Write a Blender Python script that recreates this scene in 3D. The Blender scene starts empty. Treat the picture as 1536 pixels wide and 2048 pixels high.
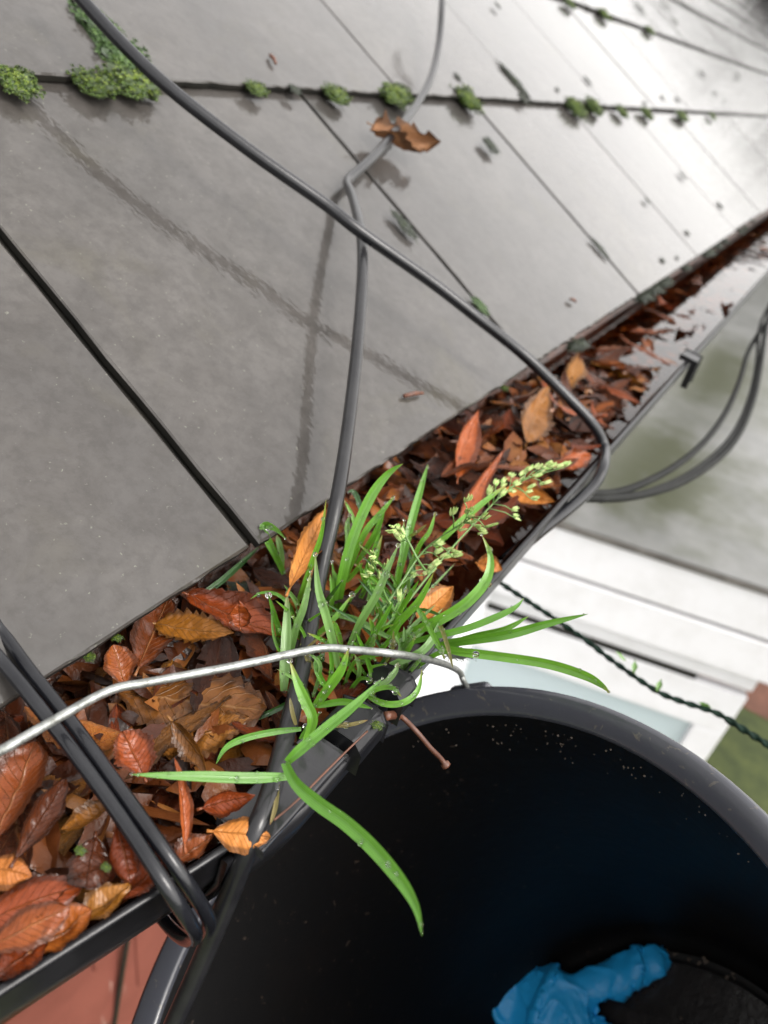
import bpy, bmesh, math, random
from mathutils import Vector, Matrix, noise

# ------------------------------------------------------------------ camera
# world: x = outwards from the eave, y = along the gutter away from the camera, z = up, origin at a slate corner on the eave
PITCH = math.radians(30)
F = 1500.0
def V(*a): return Vector(a)
YC = V(1032, -779, 1500).normalized()
SC = V(.645, .765, 0); SC = (SC - YC * SC.dot(YC)).normalized()
NC = SC.cross(YC)
XC = SC * math.cos(PITCH) + NC * math.sin(PITCH)
UC = NC * math.cos(PITCH) - SC * math.sin(PITCH)
MW = Matrix((XC, YC, UC))                      # camera (right, down, forward) -> world
def cray(px, py): return V((px - 768) / F, (py - 1024) / F, 1.0)
CAM = MW @ (-(cray(510, 1090) * .309))
def ray(px, py): return MW @ cray(px, py)
def at_z(px, py, z):
    D = ray(px, py); return CAM + D * ((z - CAM.z) / D.z)
NR = V(math.sin(PITCH), 0, math.cos(PITCH)); UPS = V(-math.cos(PITCH), 0, math.sin(PITCH)); YW = V(0, 1, 0)
def at_roof(px, py, h=0.0):
    D = ray(px, py); return CAM + D * ((h - CAM.dot(NR)) / D.dot(NR))
def at_d(px, py, depth): return CAM + ray(px, py) * depth
def on_plane(px, py, p0, n):
    D = ray(px, py); return CAM + D * ((p0 - CAM).dot(n) / D.dot(n))

scene = bpy.context.scene
col = scene.collection
cd = bpy.data.cameras.new('camera'); cam = bpy.data.objects.new('camera', cd); col.objects.link(cam)
R3 = Matrix((MW @ V(1, 0, 0), MW @ V(0, -1, 0), MW @ V(0, 0, -1))).transposed()
cam.matrix_world = Matrix.Translation(CAM) @ R3.to_4x4()
cd.sensor_fit = 'HORIZONTAL'; cd.sensor_width = 24.0; cd.lens = F / 1536 * 24
cd.clip_start = 0.01; cd.clip_end = 500
cd.dof.use_dof = True; cd.dof.focus_distance = 0.265; cd.dof.aperture_fstop = 23.4 / 2.5
scene.camera = cam
scene.view_settings.view_transform = 'Standard'; scene.view_settings.look = 'None'
scene.view_settings.exposure = 1.58; scene.view_settings.gamma = 1.0

# ------------------------------------------------------------------ sky and sun
SUN_EL, SUN_AZ = math.radians(48), math.radians(84)     # azimuth from +y towards +x
w = bpy.data.worlds.new('World'); scene.world = w; w.use_nodes = True
nt = w.node_tree; nt.nodes.clear()
sky = nt.nodes.new('ShaderNodeTexSky'); sky.sky_type = 'NISHITA'; sky.sun_disc = False
sky.sun_elevation = SUN_EL; sky.sun_rotation = SUN_AZ; sky.air_density = 1.0; sky.dust_density = 2.0; sky.ozone_density = 1.0
hs = nt.nodes.new('ShaderNodeHueSaturation'); hs.inputs['Saturation'].default_value = .06
bg = nt.nodes.new('ShaderNodeBackground'); bg.inputs['Strength'].default_value = .15
wo = nt.nodes.new('ShaderNodeOutputWorld')
# overcast sky: brightness scale tuned to rise towards the zenith, the same in every direction of the compass
tcw = nt.nodes.new('ShaderNodeTexCoord'); sx = nt.nodes.new('ShaderNodeSeparateXYZ'); nt.links.new(tcw.outputs['Generated'], sx.inputs[0])
mr = nt.nodes.new('ShaderNodeMapRange'); mr.inputs[1].default_value = 0; mr.inputs[2].default_value = 1; mr.inputs[3].default_value = .95; mr.inputs[4].default_value = 1.5; nt.links.new(sx.outputs[2], mr.inputs[0])
vm = nt.nodes.new('ShaderNodeVectorMath'); vm.operation = 'SCALE'
nt.links.new(sky.outputs[0], hs.inputs['Color']); nt.links.new(hs.outputs[0], vm.inputs[0]); nt.links.new(mr.outputs[0], vm.inputs['Scale']); wt = nt.nodes.new('ShaderNodeVectorMath'); wt.operation = 'MULTIPLY'; wt.inputs[1].default_value = (1.03, 1.0, .965); nt.links.new(vm.outputs[0], wt.inputs[0]); nt.links.new(wt.outputs[0], bg.inputs['Color']); nt.links.new(bg.outputs[0], wo.inputs[0])
sl = bpy.data.lights.new('sun', 'SUN'); sl.energy = .6; sl.angle = math.radians(24); sl.color = (1, .95, .88)
so = bpy.data.objects.new('sun', sl); col.objects.link(so)
sd = V(math.sin(SUN_AZ) * math.cos(SUN_EL), math.cos(SUN_AZ) * math.cos(SUN_EL), math.sin(SUN_EL))
so.rotation_euler = sd.to_track_quat('Z', 'Y').to_euler()

# ------------------------------------------------------------------ helpers
rnd = random.Random(7)
def link(o, parent=None):
    col.objects.link(o)
    if parent is not None: o.parent = parent
    return o
def tag(o, label=None, cat=None, group=None, kind=None):
    if label: o['label'] = label
    if cat: o['category'] = cat
    if group: o['group'] = group
    if kind: o['kind'] = kind
    return o
def mesh(name, verts, faces, mat=None, smooth=True, uvs=None):
    me = bpy.data.meshes.new(name); me.from_pydata([tuple(v) for v in verts], [], faces); me.update()
    if uvs is not None:
        lay = me.uv_layers.new(name='UVMap')
        for lp in me.loops: lay.data[lp.index].uv = uvs[lp.vertex_index]
    if smooth: me.polygons.foreach_set('use_smooth', [True] * len(me.polygons))
    if mat: me.materials.append(mat)
    return me
def obj(name, me, parent=None, mw=None):
    o = bpy.data.objects.new(name, me)
    if mw is not None: o.matrix_world = mw
    return link(o, parent)
def empty(name, loc=(0, 0, 0)):
    o = bpy.data.objects.new(name, None); o.location = loc; o.empty_display_size = .02
    return link(o)
def catmull(pts, n=8):
    out = []; P = [pts[0]] + list(pts) + [pts[-1]]
    for i in range(1, len(P) - 2):
        a, b, c, d = P[i - 1], P[i], P[i + 1], P[i + 2]
        for k in range(n):
            t = k / n
            out.append(.5 * ((2 * b) + (c - a) * t + (2 * a - 5 * b + 4 * c - d) * t * t + (3 * b - a - 3 * c + d) * t ** 3))
    out.append(pts[-1]); return out
def smooth_pts(pts, it=2):
    for _ in range(it):
        pts = [pts[0]] + [(pts[i - 1] + pts[i] * 2 + pts[i + 1]) / 4 for i in range(1, len(pts) - 1)] + [pts[-1]]
    return pts
def tube(pts, rad, seg=12, cap=True, twist=None):
    """pts: list of Vector; rad: number or list"""
    vs, fs, uv = [], [], []
    n = len(pts); t0 = (pts[1] - pts[0]).normalized()
    nrm = t0.orthogonal().normalized(); L = 0
    for i, p in enumerate(pts):
        t = (pts[min(i + 1, n - 1)] - pts[max(i - 1, 0)])
        t = t.normalized() if t.length > 1e-9 else t0
        nrm = (nrm - t * nrm.dot(t)).normalized(); b = t.cross(nrm)
        r = rad[i] if isinstance(rad, (list, tuple)) else rad
        if i: L += (p - pts[i - 1]).length
        for k in range(seg):
            a = 2 * math.pi * k / seg + (twist * L if twist else 0)
            rr = r * (1 + .25 * math.cos(2 * 2 * math.pi * k / seg)) if twist else r
            vs.append(p + (nrm * math.cos(a) + b * math.sin(a)) * rr); uv.append((L, k / seg))
        if i:
            o0, o1 = (i - 1) * seg, i * seg
            for k in range(seg): fs.append((o0 + k, o0 + (k + 1) % seg, o1 + (k + 1) % seg, o1 + k))
        t0 = t
    if cap: fs.append(tuple(range(seg))[::-1]); fs.append(tuple((n - 1) * seg + k for k in range(seg)))
    return vs, fs, uv
def merge(parts):
    vs, fs, uv = [], [], []
    for p in parts:
        o = len(vs); vs += list(p[0]); fs += [tuple(i + o for i in f) for f in p[1]]
        uv += list(p[2]) if len(p) > 2 and p[2] else [(0, 0)] * len(p[0])
    return vs, fs, uv
def boxv(c, hx, hy, hz, ax=(V(1, 0, 0), V(0, 1, 0), V(0, 0, 1))):
    c = Vector(c); vs = []
    for sx, sy, sz in ((-1,-1,-1),(1,-1,-1),(1,1,-1),(-1,1,-1),(-1,-1,1),(1,-1,1),(1,1,1),(-1,1,1)):
        vs.append(c + ax[0] * hx * sx + ax[1] * hy * sy + ax[2] * hz * sz)
    return vs, [(0,3,2,1),(4,5,6,7),(0,1,5,4),(1,2,6,5),(2,3,7,6),(3,0,4,7)]
def bevel(o, wdt=.002, seg=2):
    m = o.modifiers.new('bevel', 'BEVEL'); m.width = wdt; m.segments = seg; m.limit_method = 'ANGLE'; return o
def lathe(prof, seg, frame):
    """prof: list of (r, h); frame: 4x4 matrix, axis = local z"""
    vs, fs, uv = [], [], []
    for i, (r, h) in enumerate(prof):
        for k in range(seg):
            a = 2 * math.pi * k / seg
            vs.append(frame @ V(r * math.cos(a), r * math.sin(a), h)); uv.append((k / seg, i / len(prof)))
        if i:
            for k in range(seg): fs.append(((i-1)*seg+k, (i-1)*seg+(k+1) % seg, i*seg+(k+1) % seg, i*seg+k))
    return vs, fs, uv

# ------------------------------------------------------------------ materials
class Mat:
    def __init__(s, name):
        s.m = bpy.data.materials.new(name); s.m.use_nodes = True; s.t = s.m.node_tree; s.t.nodes.clear()
        s.out = s.n('ShaderNodeOutputMaterial'); s.b = s.n('ShaderNodeBsdfPrincipled'); s.t.links.new(s.b.outputs[0], s.out.inputs[0])
        s.co = s.n('ShaderNodeTexCoord'); s.oi = s.n('ShaderNodeObjectInfo')
    def n(s, t, **kw):
        x = s.t.nodes.new(t)
        for k, v in kw.items(): setattr(x, k, v)
        return x
    def l(s, a, b): s.t.links.new(a, b); return s
    def set(s, **kw):
        for k, v in kw.items():
            s.b.inputs[k.replace('_', ' ')].default_value = v if not (isinstance(v, tuple) and len(v) == 3) else (*v, 1)
        return s
    def coord(s, obj_space=True, rand=True, scale=(1, 1, 1)):
        mp = s.n('ShaderNodeMapping'); mp.inputs['Scale'].default_value = scale
        s.l(s.co.outputs['Object' if obj_space else 'Generated'], mp.inputs['Vector'])
        if rand:
            mu = s.n('ShaderNodeMath', operation='MULTIPLY'); mu.inputs[1].default_value = 37.3; s.l(s.oi.outputs['Random'], mu.inputs[0])
            s.l(mu.outputs[0], mp.inputs['Location'])
        return mp.outputs[0]
    def noise(s, vec, scale, detail=4, rough=.55, dist=0):
        n = s.n('ShaderNodeTexNoise'); n.inputs['Scale'].default_value = scale; n.inputs['Detail'].default_value = detail
        n.inputs['Roughness'].default_value = rough; n.inputs['Distortion'].default_value = dist
        if vec is not None: s.l(vec, n.inputs['Vector'])
        return n.outputs['Fac']
    def ramp(s, fac, stops, interp='LINEAR'):
        r = s.n('ShaderNodeValToRGB'); r.color_ramp.interpolation = interp
        e = r.color_ramp.elements
        while len(e) < len(stops): e.new(.5)
        for i, (p, c) in enumerate(stops):
            e[i].position = p; e[i].color = (*c, 1) if isinstance(c, tuple) else (c, c, c, 1)
        s.l(fac, r.inputs[0]); return r.outputs[0]
    def mix(s, fac, a, b, mode='MIX'):
        m = s.n('ShaderNodeMix', data_type='RGBA', blend_type=mode)
        for x, i in ((fac, 0), (a, 6), (b, 7)):
            if isinstance(x, (int, float)): m.inputs[i].default_value = x
            elif isinstance(x, tuple): m.inputs[i].default_value = (*x, 1)
            else: s.l(x, m.inputs[i])
        return m.outputs[2]
    def math(s, op, a, b=None):
        m = s.n('ShaderNodeMath', operation=op)
        for i, x in enumerate((a, b)):
            if x is None: continue
            if isinstance(x, (int, float)): m.inputs[i].default_value = x
            else: s.l(x, m.inputs[i])
        return m.outputs[0]
    def bump(s, h, strength=.3, dist=.001, to='Normal', chain=None):
        b = s.n('ShaderNodeBump'); b.inputs['Strength'].default_value = strength; b.inputs['Distance'].default_value = dist
        s.l(h, b.inputs['Height'])
        if chain is not None: s.l(chain, b.inputs['Normal'])
        if to: s.l(b.outputs[0], s.b.inputs[to])
        return b.outputs[0]
    def color(s, c, to='Base Color'): s.l(c, s.b.inputs[to]); return s

# wet fibre-cement slate
M_slate = Mat('wet_slate'); m = M_slate
vec = m.coord()
big = m.noise(vec, 9, 5, .6); fine = m.noise(vec, 160, 5, .65); mid = m.noise(vec, 45, 6, .7, .4)
c1 = m.ramp(big, [(.30, (.033, .0305, .029)), (.70, (.060, .0548, .0505))])
c2 = m.mix(m.ramp(mid, [(.40, .0), (.64, .50)]), c1, (.020, .017, .014))
spk = m.ramp(m.noise(vec, 420, 2, .5), [(.70, 0.0), (.76, 1.0)])
c3 = m.mix(m.math('MULTIPLY', spk, .35), c2, (.16, .16, .13))
alg = m.ramp(m.noise(vec, 14, 4, .6, .6), [(.55, 0.0), (.75, .45)])
c4 = m.mix(alg, c3, (.046, .041, .026))
ovar = m.n('ShaderNodeMapRange'); ovar.inputs[3].default_value = .85; ovar.inputs[4].default_value = 1.12; m.l(m.oi.outputs['Random'], ovar.inputs[0])
hv = m.n('ShaderNodeHueSaturation'); m.l(ovar.outputs[0], hv.inputs['Value']); m.l(m.mix(m.ramp(fine, [(.36, .32), (.54, 0.0)]), c4, (.016, .014, .012)), hv.inputs['Color'])
m.color(hv.outputs[0]); m.set(Roughness=.5, Specular_IOR_Level=.15, Coat_Weight=1.0, Coat_Roughness=.025, Coat_IOR=1.40)
m.bump(mid, .25, .0008)
m.bump(m.math('ADD', m.math('MULTIPLY', m.noise(vec, 40, 1, .5), 1.0), m.noise(m.coord(scale=(1, .55, 1)), 330, 1, .5)), .34, .00040, 'Coat Normal')

M_slate_dark = Mat('slate_edge_dark'); m = M_slate_dark
m.color(m.ramp(m.noise(m.coord(), 60, 5), [(.3, (.006, .006, .005)), (.7, (.018, .016, .013))])); m.set(Roughness=.8, Specular_IOR_Level=.2)

def rubber(name, ca, cb, rough=.32, coat=.6, nscale=300):
    m = Mat(name); v = m.coord()
    m.color(m.ramp(m.noise(v, 60, 5, .6), [(.3, ca), (.75, cb)])); m.set(Roughness=rough, Specular_IOR_Level=.3, Coat_Weight=coat * .35, Coat_Roughness=.10, Coat_IOR=1.33)
    m.bump(m.noise(v, nscale, 4, .6), .25, .0006); return m
M_cable = rubber('cable_sheath', (.004, .0043, .006), (.011, .0115, .014), .26, 1.2)
M_cable_grey = rubber('weathered_cable_sheath', (.008, .008, .0095), (.018, .018, .019), .28, 1.2)
M_gutter = rubber('black_gutter_plastic', (.006, .006, .007), (.014, .014, .016), .30, .15, 200); M_gutter.set(Specular_IOR_Level=.35)
M_cord = rubber('green_cord', (.003, .010, .007), (.006, .022, .013), .75, .0); M_cord.set(Specular_IOR_Level=.15)
M_cable_matte = rubber('dull_cable_sheath', (.005, .0055, .0055), (.012, .0125, .012), .7, .0); M_cable_matte.set(Specular_IOR_Level=.2)

M_bucket = Mat('bucket_plastic'); m = M_bucket
v = m.coord()
sp = m.ramp(m.noise(v, 210, 3, .6), [(.66, 0.0), (.72, 1.0)])
dirt = m.ramp(m.noise(v, 16, 5, .65), [(.5, 0.0), (.8, .5)])
m.color(m.mix(m.math('MULTIPLY', sp, m.math('ADD', dirt, .30)), m.mix(dirt, (.0034, .0032, .0034), (.009, .006, .0045)), (.09, .065, .05)))
m.set(Roughness=.48, Specular_IOR_Level=.25, Coat_Weight=.0, Coat_Roughness=.22); m.bump(m.noise(v, 120, 5, .6), .3, .0008)
M_rim = Mat('bucket_rim_plastic'); m = M_rim
v = m.coord()
scr = m.ramp(m.noise(m.coord(scale=(1, 1, 1)), 130, 5, .7, 1.5), [(.60, 0.0), (.66, 1.0)])
m.color(m.mix(m.math('MULTIPLY', scr, .6), (.044, .046, .056), (.12, .105, .085))); m.set(Roughness=.22, Coat_Weight=.5, Coat_Roughness=.12)
m.bump(m.noise(v, 90, 5, .6), .25, .0008)

M_steel = Mat('galvanised_wire'); m = M_steel
v = m.coord()
m.color(m.ramp(m.noise(v, 220, 5, .7), [(.3, (.10, .10, .09)), (.5, (.24, .25, .24)), (.75, (.38, .39, .38))])); m.set(Metallic=.75, Roughness=.42)
m.bump(m.noise(v, 400, 4, .7), .35, .0005)

def leaf_mat(name, stops, gloss=.25, coat=.7, vein=(.30, .14, .06), veinamt=.55, trans=True):
    coat *= .35; stops = [(p_, (c_[0] * 1.75, c_[1] * 1.55, c_[2] * 1.1)) for p_, c_ in stops]
    m = Mat(name); v = m.coord(scale=(1, 1, 1))
    uv = m.n('ShaderNodeSeparateXYZ'); m.l(m.co.outputs['UV'], uv.inputs[0])
    U, W = uv.outputs[0], uv.outputs[1]
    av = m.math('ABSOLUTE', m.math('SUBTRACT', m.math('MULTIPLY', W, 2.0), 1.0))
    fac = m.math('ADD', m.math('MULTIPLY', m.oi.outputs['Random'], .75), m.math('MULTIPLY', m.math('SUBTRACT', m.noise(v, 55, 5, .65), .35), .8))
    base = m.ramp(fac, stops)
    sv = m.math('SUBTRACT', m.math('MULTIPLY', U, 11.0), m.math('MULTIPLY', av, 2.6))
    fr = m.math('ABSOLUTE', m.math('SUBTRACT', m.math('FRACT', sv), .5))
    side = m.ramp(fr, [(.0, 1.0), (.055, 0.0)]); mid_ = m.ramp(av, [(.0, 1.0), (.06, 0.0)])
    vn = m.math('MAXIMUM', m.math('MULTIPLY', side, .8), mid_)
    spots = m.ramp(m.noise(v, 120, 4, .6), [(.60, 0.0), (.72, .7)])
    c = m.mix(m.math('MULTIPLY', vn, veinamt), base, vein); c = m.mix(spots, c, (.008, .004, .003))
    c = m.mix(m.math('MULTIPLY', m.ramp(m.math('ADD', av, m.math('MULTIPLY', m.noise(v, 40, 3), .5)), [(.85, 0.0), (1.2, 1.0)]), .6), c, (.012, .005, .003))
    m.color(c); m.set(Roughness=gloss + .05, Specular_IOR_Level=.28, Coat_Weight=coat, Coat_Roughness=.06, Coat_IOR=1.33)
    hgt = m.math('ADD', m.math('ADD', m.math('MULTIPLY', m.noise(v, 230, 4, .65), .8), m.math('MULTIPLY', m.noise(v, 90, 2, .6, 1.0), 1.2)), m.math('MULTIPLY', vn, .5))
    b_ = m.bump(hgt, .9, .0008); m.l(b_, m.b.inputs['Coat Normal'])
    if trans:
        tr = m.n('ShaderNodeBsdfTranslucent'); m.l(c, tr.inputs[0]); ms = m.n('ShaderNodeMixShader'); ms.inputs[0].default_value = .15
        m.l(m.b.outputs[0], ms.inputs[1]); m.l(tr.outputs[0], ms.inputs[2]); m.l(ms.outputs[0], m.out.inputs[0])
    return m
BROWN = [(.0, (.014, .0045, .0025)), (.25, (.040, .011, .004)), (.5, (.095, .024, .006)), (.75, (.16, .050, .011)), (1.0, (.22, .092, .024))]
M_leaf = leaf_mat('wet_dead_leaf', BROWN)
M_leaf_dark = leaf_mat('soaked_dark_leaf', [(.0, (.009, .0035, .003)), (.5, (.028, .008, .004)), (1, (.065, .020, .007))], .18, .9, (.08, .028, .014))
M_leaf_tan = leaf_mat('tan_leaf', [(.0, (.13, .042, .009)), (.5, (.22, .088, .022)), (1, (.30, .14, .045))], .45, .25, (.15, .055, .015), .35)
M_leaf_red = leaf_mat('red_brown_leaf', [(.0, (.045, .009, .0035)), (.5, (.10, .021, .006)), (1, (.16, .042, .011))], .25, .7, (.16, .055, .022))
M_leaf_ochre = leaf_mat('ochre_leaf', [(.0, (.055, .022, .005)), (.5, (.115, .048, .008)), (1, (.19, .088, .016))], .28, .6, (.20, .10, .035))
M_leaf_olive = leaf_mat('olive_ribbed_leaf', [(.0, (.030, .012, .004)), (.5, (.075, .030, .008)), (1, (.15, .068, .018))], .3, .6, (.24, .12, .045), .8)

M_dry = leaf_mat('dry_tan_leaf', [(.0, (.06, .028, .016)), (.5, (.10, .052, .032)), (1, (.14, .08, .055))], .6, .0, (.12, .07, .035), .4)
M_litter = Mat('leaf_litter'); m = M_litter
at_ = m.n('ShaderNodeAttribute', attribute_name='tint'); m.color(m.mix(m.math('MULTIPLY', m.noise(m.coord(), 150, 4), .6), m.ramp(at_.outputs['Fac'], [(.0, (.010, .004, .002)), (.4, (.055, .013, .004)), (.75, (.17, .050, .012)), (1, (.30, .12, .03))]), (.02, .007, .003))); m.set(Roughness=.3, Specular_IOR_Level=.3); m.bump(m.noise(m.coord(), 260, 4), .8, .0008)
M_mulch = Mat('gutter_mulch'); m = M_mulch
v = m.coord(); m.color(m.ramp(m.noise(v, 60, 6, .7), [(.3, (.012, .005, .003)), (.7, (.075, .024, .010))])); m.set(Roughness=.3); m.bump(m.noise(v, 150, 5), .8, .003)

M_water = Mat('brown_water'); m = M_water
tb = m.n('ShaderNodeBsdfTransparent'); tb.inputs[0].default_value = (.72, .55, .42, 1)
gl = m.n('ShaderNodeBsdfGlossy'); gl.inputs['Roughness'].default_value = .02; gl.inputs[0].default_value = (1, 1, 1, 1)
fr = m.n('ShaderNodeFresnel'); fr.inputs[0].default_value = 1.36
b_ = m.bump(m.noise(m.coord(), 35, 2, .5), .10, .002, None); m.l(b_, gl.inputs['Normal'])
ms = m.n('ShaderNodeMixShader'); m.l(fr.outputs[0], ms.inputs[0]); m.l(tb.outputs[0], ms.inputs[1]); m.l(gl.outputs[0], ms.inputs[2]); m.l(ms.outputs[0], m.out.inputs[0])

def grass_mat(name, ca, cb, tip):
    m = Mat(name)
    uv = m.n('ShaderNodeSeparateXYZ'); m.l(m.co.outputs['UV'], uv.inputs[0])
    U, W = uv.outputs[0], uv.outputs[1]
    rows = m.math('ABSOLUTE', m.math('SUBTRACT', m.math('FRACT', m.math('MULTIPLY', W, 7.0)), .5))
    base = m.mix(m.math('MULTIPLY', m.oi.outputs['Random'], 1.0), ca, cb)
    base = m.mix(m.ramp(rows, [(.1, .0), (.5, .35)]), base, tuple(min(1, x * 1.5 + .02) for x in cb))
    base = m.mix(m.ramp(m.noise(m.coord(), 90, 4, .6), [(.45, 0.0), (.8, .4)]), base, tuple(x * .55 for x in ca))
    c = m.mix(m.math('MULTIPLY', m.ramp(m.math('ADD', U, m.math('MULTIPLY', m.math('SUBTRACT', m.oi.outputs['Random'], .6), .25)), [(.86, 0.0), (1.02, 1.0)]), .85), base, tip)
    m.color(c); m.set(Roughness=.34, Coat_Weight=.4, Coat_Roughness=.12)
    m.bump(m.math('ADD', rows, m.math('MULTIPLY', m.noise(m.coord(), 300, 3), .6)), .35, .0004)
    tr = m.n('ShaderNodeBsdfTranslucent'); m.l(m.mix(.5, c, (.13, .30, .015)), tr.inputs[0]); ms = m.n('ShaderNodeMixShader'); ms.inputs[0].default_value = .32
    m.l(m.b.outputs[0], ms.inputs[1]); m.l(tr.outputs[0], ms.inputs[2]); m.l(ms.outputs[0], m.out.inputs[0]); return m
M_grass = grass_mat('fresh_grass', (.058, .185, .012), (.125, .30, .026), (.30, .26, .06))
M_grass_pale = grass_mat('pale_grass', (.10, .21, .05), (.16, .29, .085), (.24, .22, .08))
M_grass_dark = grass_mat('shaded_grass', (.012, .055, .010), (.025, .085, .016), (.04, .09, .02))  # darker copy of the grass, shade put into its greens
M_grass_dry = grass_mat('yellowing_grass', (.14, .13, .04), (.20, .15, .05), (.18, .07, .02))
M_spike = Mat('seed_spikelet'); m = M_spike
m.color(m.ramp(m.noise(m.coord(), 420, 3), [(.35, (.15, .27, .05)), (.65, (.42, .48, .20))])); m.set(Roughness=.5)
M_drop = Mat('water_drop'); m = M_drop
m.set(Base_Color=(1, 1, 1), Roughness=0.0, IOR=1.33, Transmission_Weight=1.0)

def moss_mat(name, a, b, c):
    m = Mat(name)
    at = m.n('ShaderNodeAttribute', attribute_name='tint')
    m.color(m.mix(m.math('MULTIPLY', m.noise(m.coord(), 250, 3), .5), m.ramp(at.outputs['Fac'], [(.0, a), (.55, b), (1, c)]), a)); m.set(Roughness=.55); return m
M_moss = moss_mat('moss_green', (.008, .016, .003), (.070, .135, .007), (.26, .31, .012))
M_moss_dark = moss_mat('moss_dark', (.006, .008, .006), (.020, .034, .010), (.05, .07, .015))
M_moss_pale = moss_mat('moss_pale_green', (.010, .022, .007), (.055, .12, .022), (.15, .23, .055))

M_white = Mat('white_upvc'); m = M_white
v = m.coord(); m.color(m.mix(m.ramp(m.noise(v, 8, 5, .7), [(.45, 0.0), (.85, .35)]), (.70, .70, .73), (.40, .39, .36))); m.set(Roughness=.3)
M_trim = Mat('dark_rubber_trim'); M_trim.set(Base_Color=(.015, .014, .014), Roughness=.5)
M_seal = Mat('grey_drip_trim'); m = M_seal
m.color(m.ramp(m.noise(m.coord(), 14, 5), [(.3, (.05, .045, .04)), (.7, (.14, .13, .12))])); m.set(Roughness=.5)
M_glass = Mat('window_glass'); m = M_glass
m.set(Base_Color=(.48, .56, .60), Roughness=.12, Metallic=.0, Specular_IOR_Level=.8, Coat_Weight=1.0)  # pale blue base colour stands in for sky reflected in the pane
M_flat = Mat('wet_flat_roof'); m = M_flat
v = m.coord(rand=False)
gz_ = .192 - .99 * 1.2
def spot(px, py, r0, r1):
    dn = m.n('ShaderNodeVectorMath', operation='DISTANCE'); m.l(m.co.outputs['Object'], dn.inputs[0]); dn.inputs[1].default_value = at_z(px, py, gz_)
    return m.math('ADD', dn.outputs['Value'], m.math('MULTIPLY', m.math('SUBTRACT', m.noise(v, 6, 5, .65), .5), 1.1))
grow = m.math('MINIMUM', spot(1240, 900, 0, 0), m.math('MULTIPLY', spot(1360, 720, 0, 0), .8))
gm = m.ramp(grow, [(.25, .95), (.70, 0.0)])
grey = m.ramp(m.noise(v, 5, 6, .6), [(.3, (.085, .088, .083)), (.7, (.15, .152, .148))])
m.color(m.mix(gm, grey, (.030, .034, .011))); m.set(Roughness=.45, Coat_Weight=.35, Coat_Roughness=.2); m.bump(m.noise(v, 20, 5), .3, .004)
M_soil = Mat('brown_earth'); m = M_soil
m.color(m.ramp(m.noise(m.coord(), 7, 6, .7), [(.3, (.06, .025, .016)), (.7, (.16, .07, .045))])); m.set(Roughness=.9)
M_lawn = Mat('lawn_green'); m = M_lawn
m.color(m.ramp(m.noise(m.coord(), 9, 6, .7), [(.3, (.018, .030, .006)), (.7, (.06, .075, .018))])); m.set(Roughness=.9)
M_tile = Mat('red_clay_tile'); m = M_tile
v = m.coord()
tc = m.ramp(m.noise(v, 14, 5, .6), [(.3, (.115, .029, .021)), (.7, (.155, .043, .031))])
stz = m.coord(scale=(46, 46, 7)); lime = m.ramp(m.noise(stz, 1.0, 2, .5), [(.70, 0.0), (.78, .8)])
m.color(m.mix(lime, tc, (.50, .40, .34))); m.set(Roughness=.55); m.bump(m.noise(v, 90, 4), .3, .001)
M_fascia = Mat('dark_fascia'); m = M_fascia
m.color(m.ramp(m.noise(m.coord(), 30, 5), [(.3, (.012, .010, .009)), (.7, (.035, .03, .025))])); m.set(Roughness=.6)
M_bark = Mat('bark'); M_bark.set(Base_Color=(.018, .017, .018), Roughness=.9)
M_twig = Mat('red_brown_stalk'); m = M_twig
m.color(m.ramp(m.noise(m.coord(), 120, 4), [(.3, (.05, .016, .008)), (.7, (.12, .042, .020))])); m.set(Roughness=.5)
M_glove = Mat('blue_nitrile'); m = M_glove
v = m.coord(); m.color(m.mix(m.ramp(m.noise(v, 60, 4), [(.6, 0.0), (.8, .35)]), (.020, .42, .90), (.05, .34, .66))); m.set(Roughness=.42, Subsurface_Weight=.0)
m.bump(m.noise(v, 40, 3, .5, .8), .35, .003)
def M(x): return x.m if isinstance(x, Mat) else x

# ------------------------------------------------------------------ ground and planting beyond
GZ = -2.6
def sheet(name, x0, x1, y0, y1, z, mat, n=1):
    vs, fs = [], []
    for i in range(n + 1):
        for j in range(n + 1): vs.append((x0 + (x1 - x0) * i / n, y0 + (y1 - y0) * j / n, z))
    for i in range(n):
        for j in range(n): a = i * (n + 1) + j; fs.append((a, a + n + 1, a + n + 2, a + 1))
    return obj(name, mesh(name, vs, fs, mat.m))
tag(sheet('ground', -120, 120, -120, 120, GZ, M_lawn), kind='structure')
tag(sheet('soil_bed', -4, 6, 3.55, 5.4, GZ + .004, M_soil), kind='structure')

# unseen bare tree added beyond the roof: limbs shaped to mirror as dark bands
tree = empty('reflection_tree', (-5.2, 18, GZ)); tag(tree, 'unseen bare tree added for the dark bands mirrored in the wet slates', 'tree')
rt = random.Random(6)
tr = tube([V(0, 0, 0), V(.1, 0, 2), V(-.1, .1, 4), V(.1, 0, 6.4)], [.30, .26, .22, .12], 9)
obj('trunk', mesh('trunk', tr[0], tr[1], M_bark.m), tree)
lm_ = []
for i in range(9):
    z0 = 6.5 - i * .42 + rt.uniform(-.1, .1); P = [V(0, 0, z0)]; x = 0; z = z0
    for k in range(7): x += .85; z -= .27 + rt.uniform(-.09, .09); P.append(V(x, rt.uniform(-.3, .3), z))
    lm_.append(tube(P, [rt.uniform(.14, .24) * (1 - .08 * k) for k in range(8)], 6))
    for k in range(5):
        q = P[rt.randrange(1, 7)]; lm_.append(tube([q, q + V(rt.uniform(.2, .5), rt.uniform(-.3, .3), rt.uniform(-.3, .25)), q + V(rt.uniform(.6, 1.3), rt.uniform(-.4, .4), rt.uniform(-.7, .2))], [.05, .035, .02], 5))
t_ = merge(lm_); obj('crown', mesh('crown', t_[0], t_[1], M_bark.m), tree)

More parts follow.
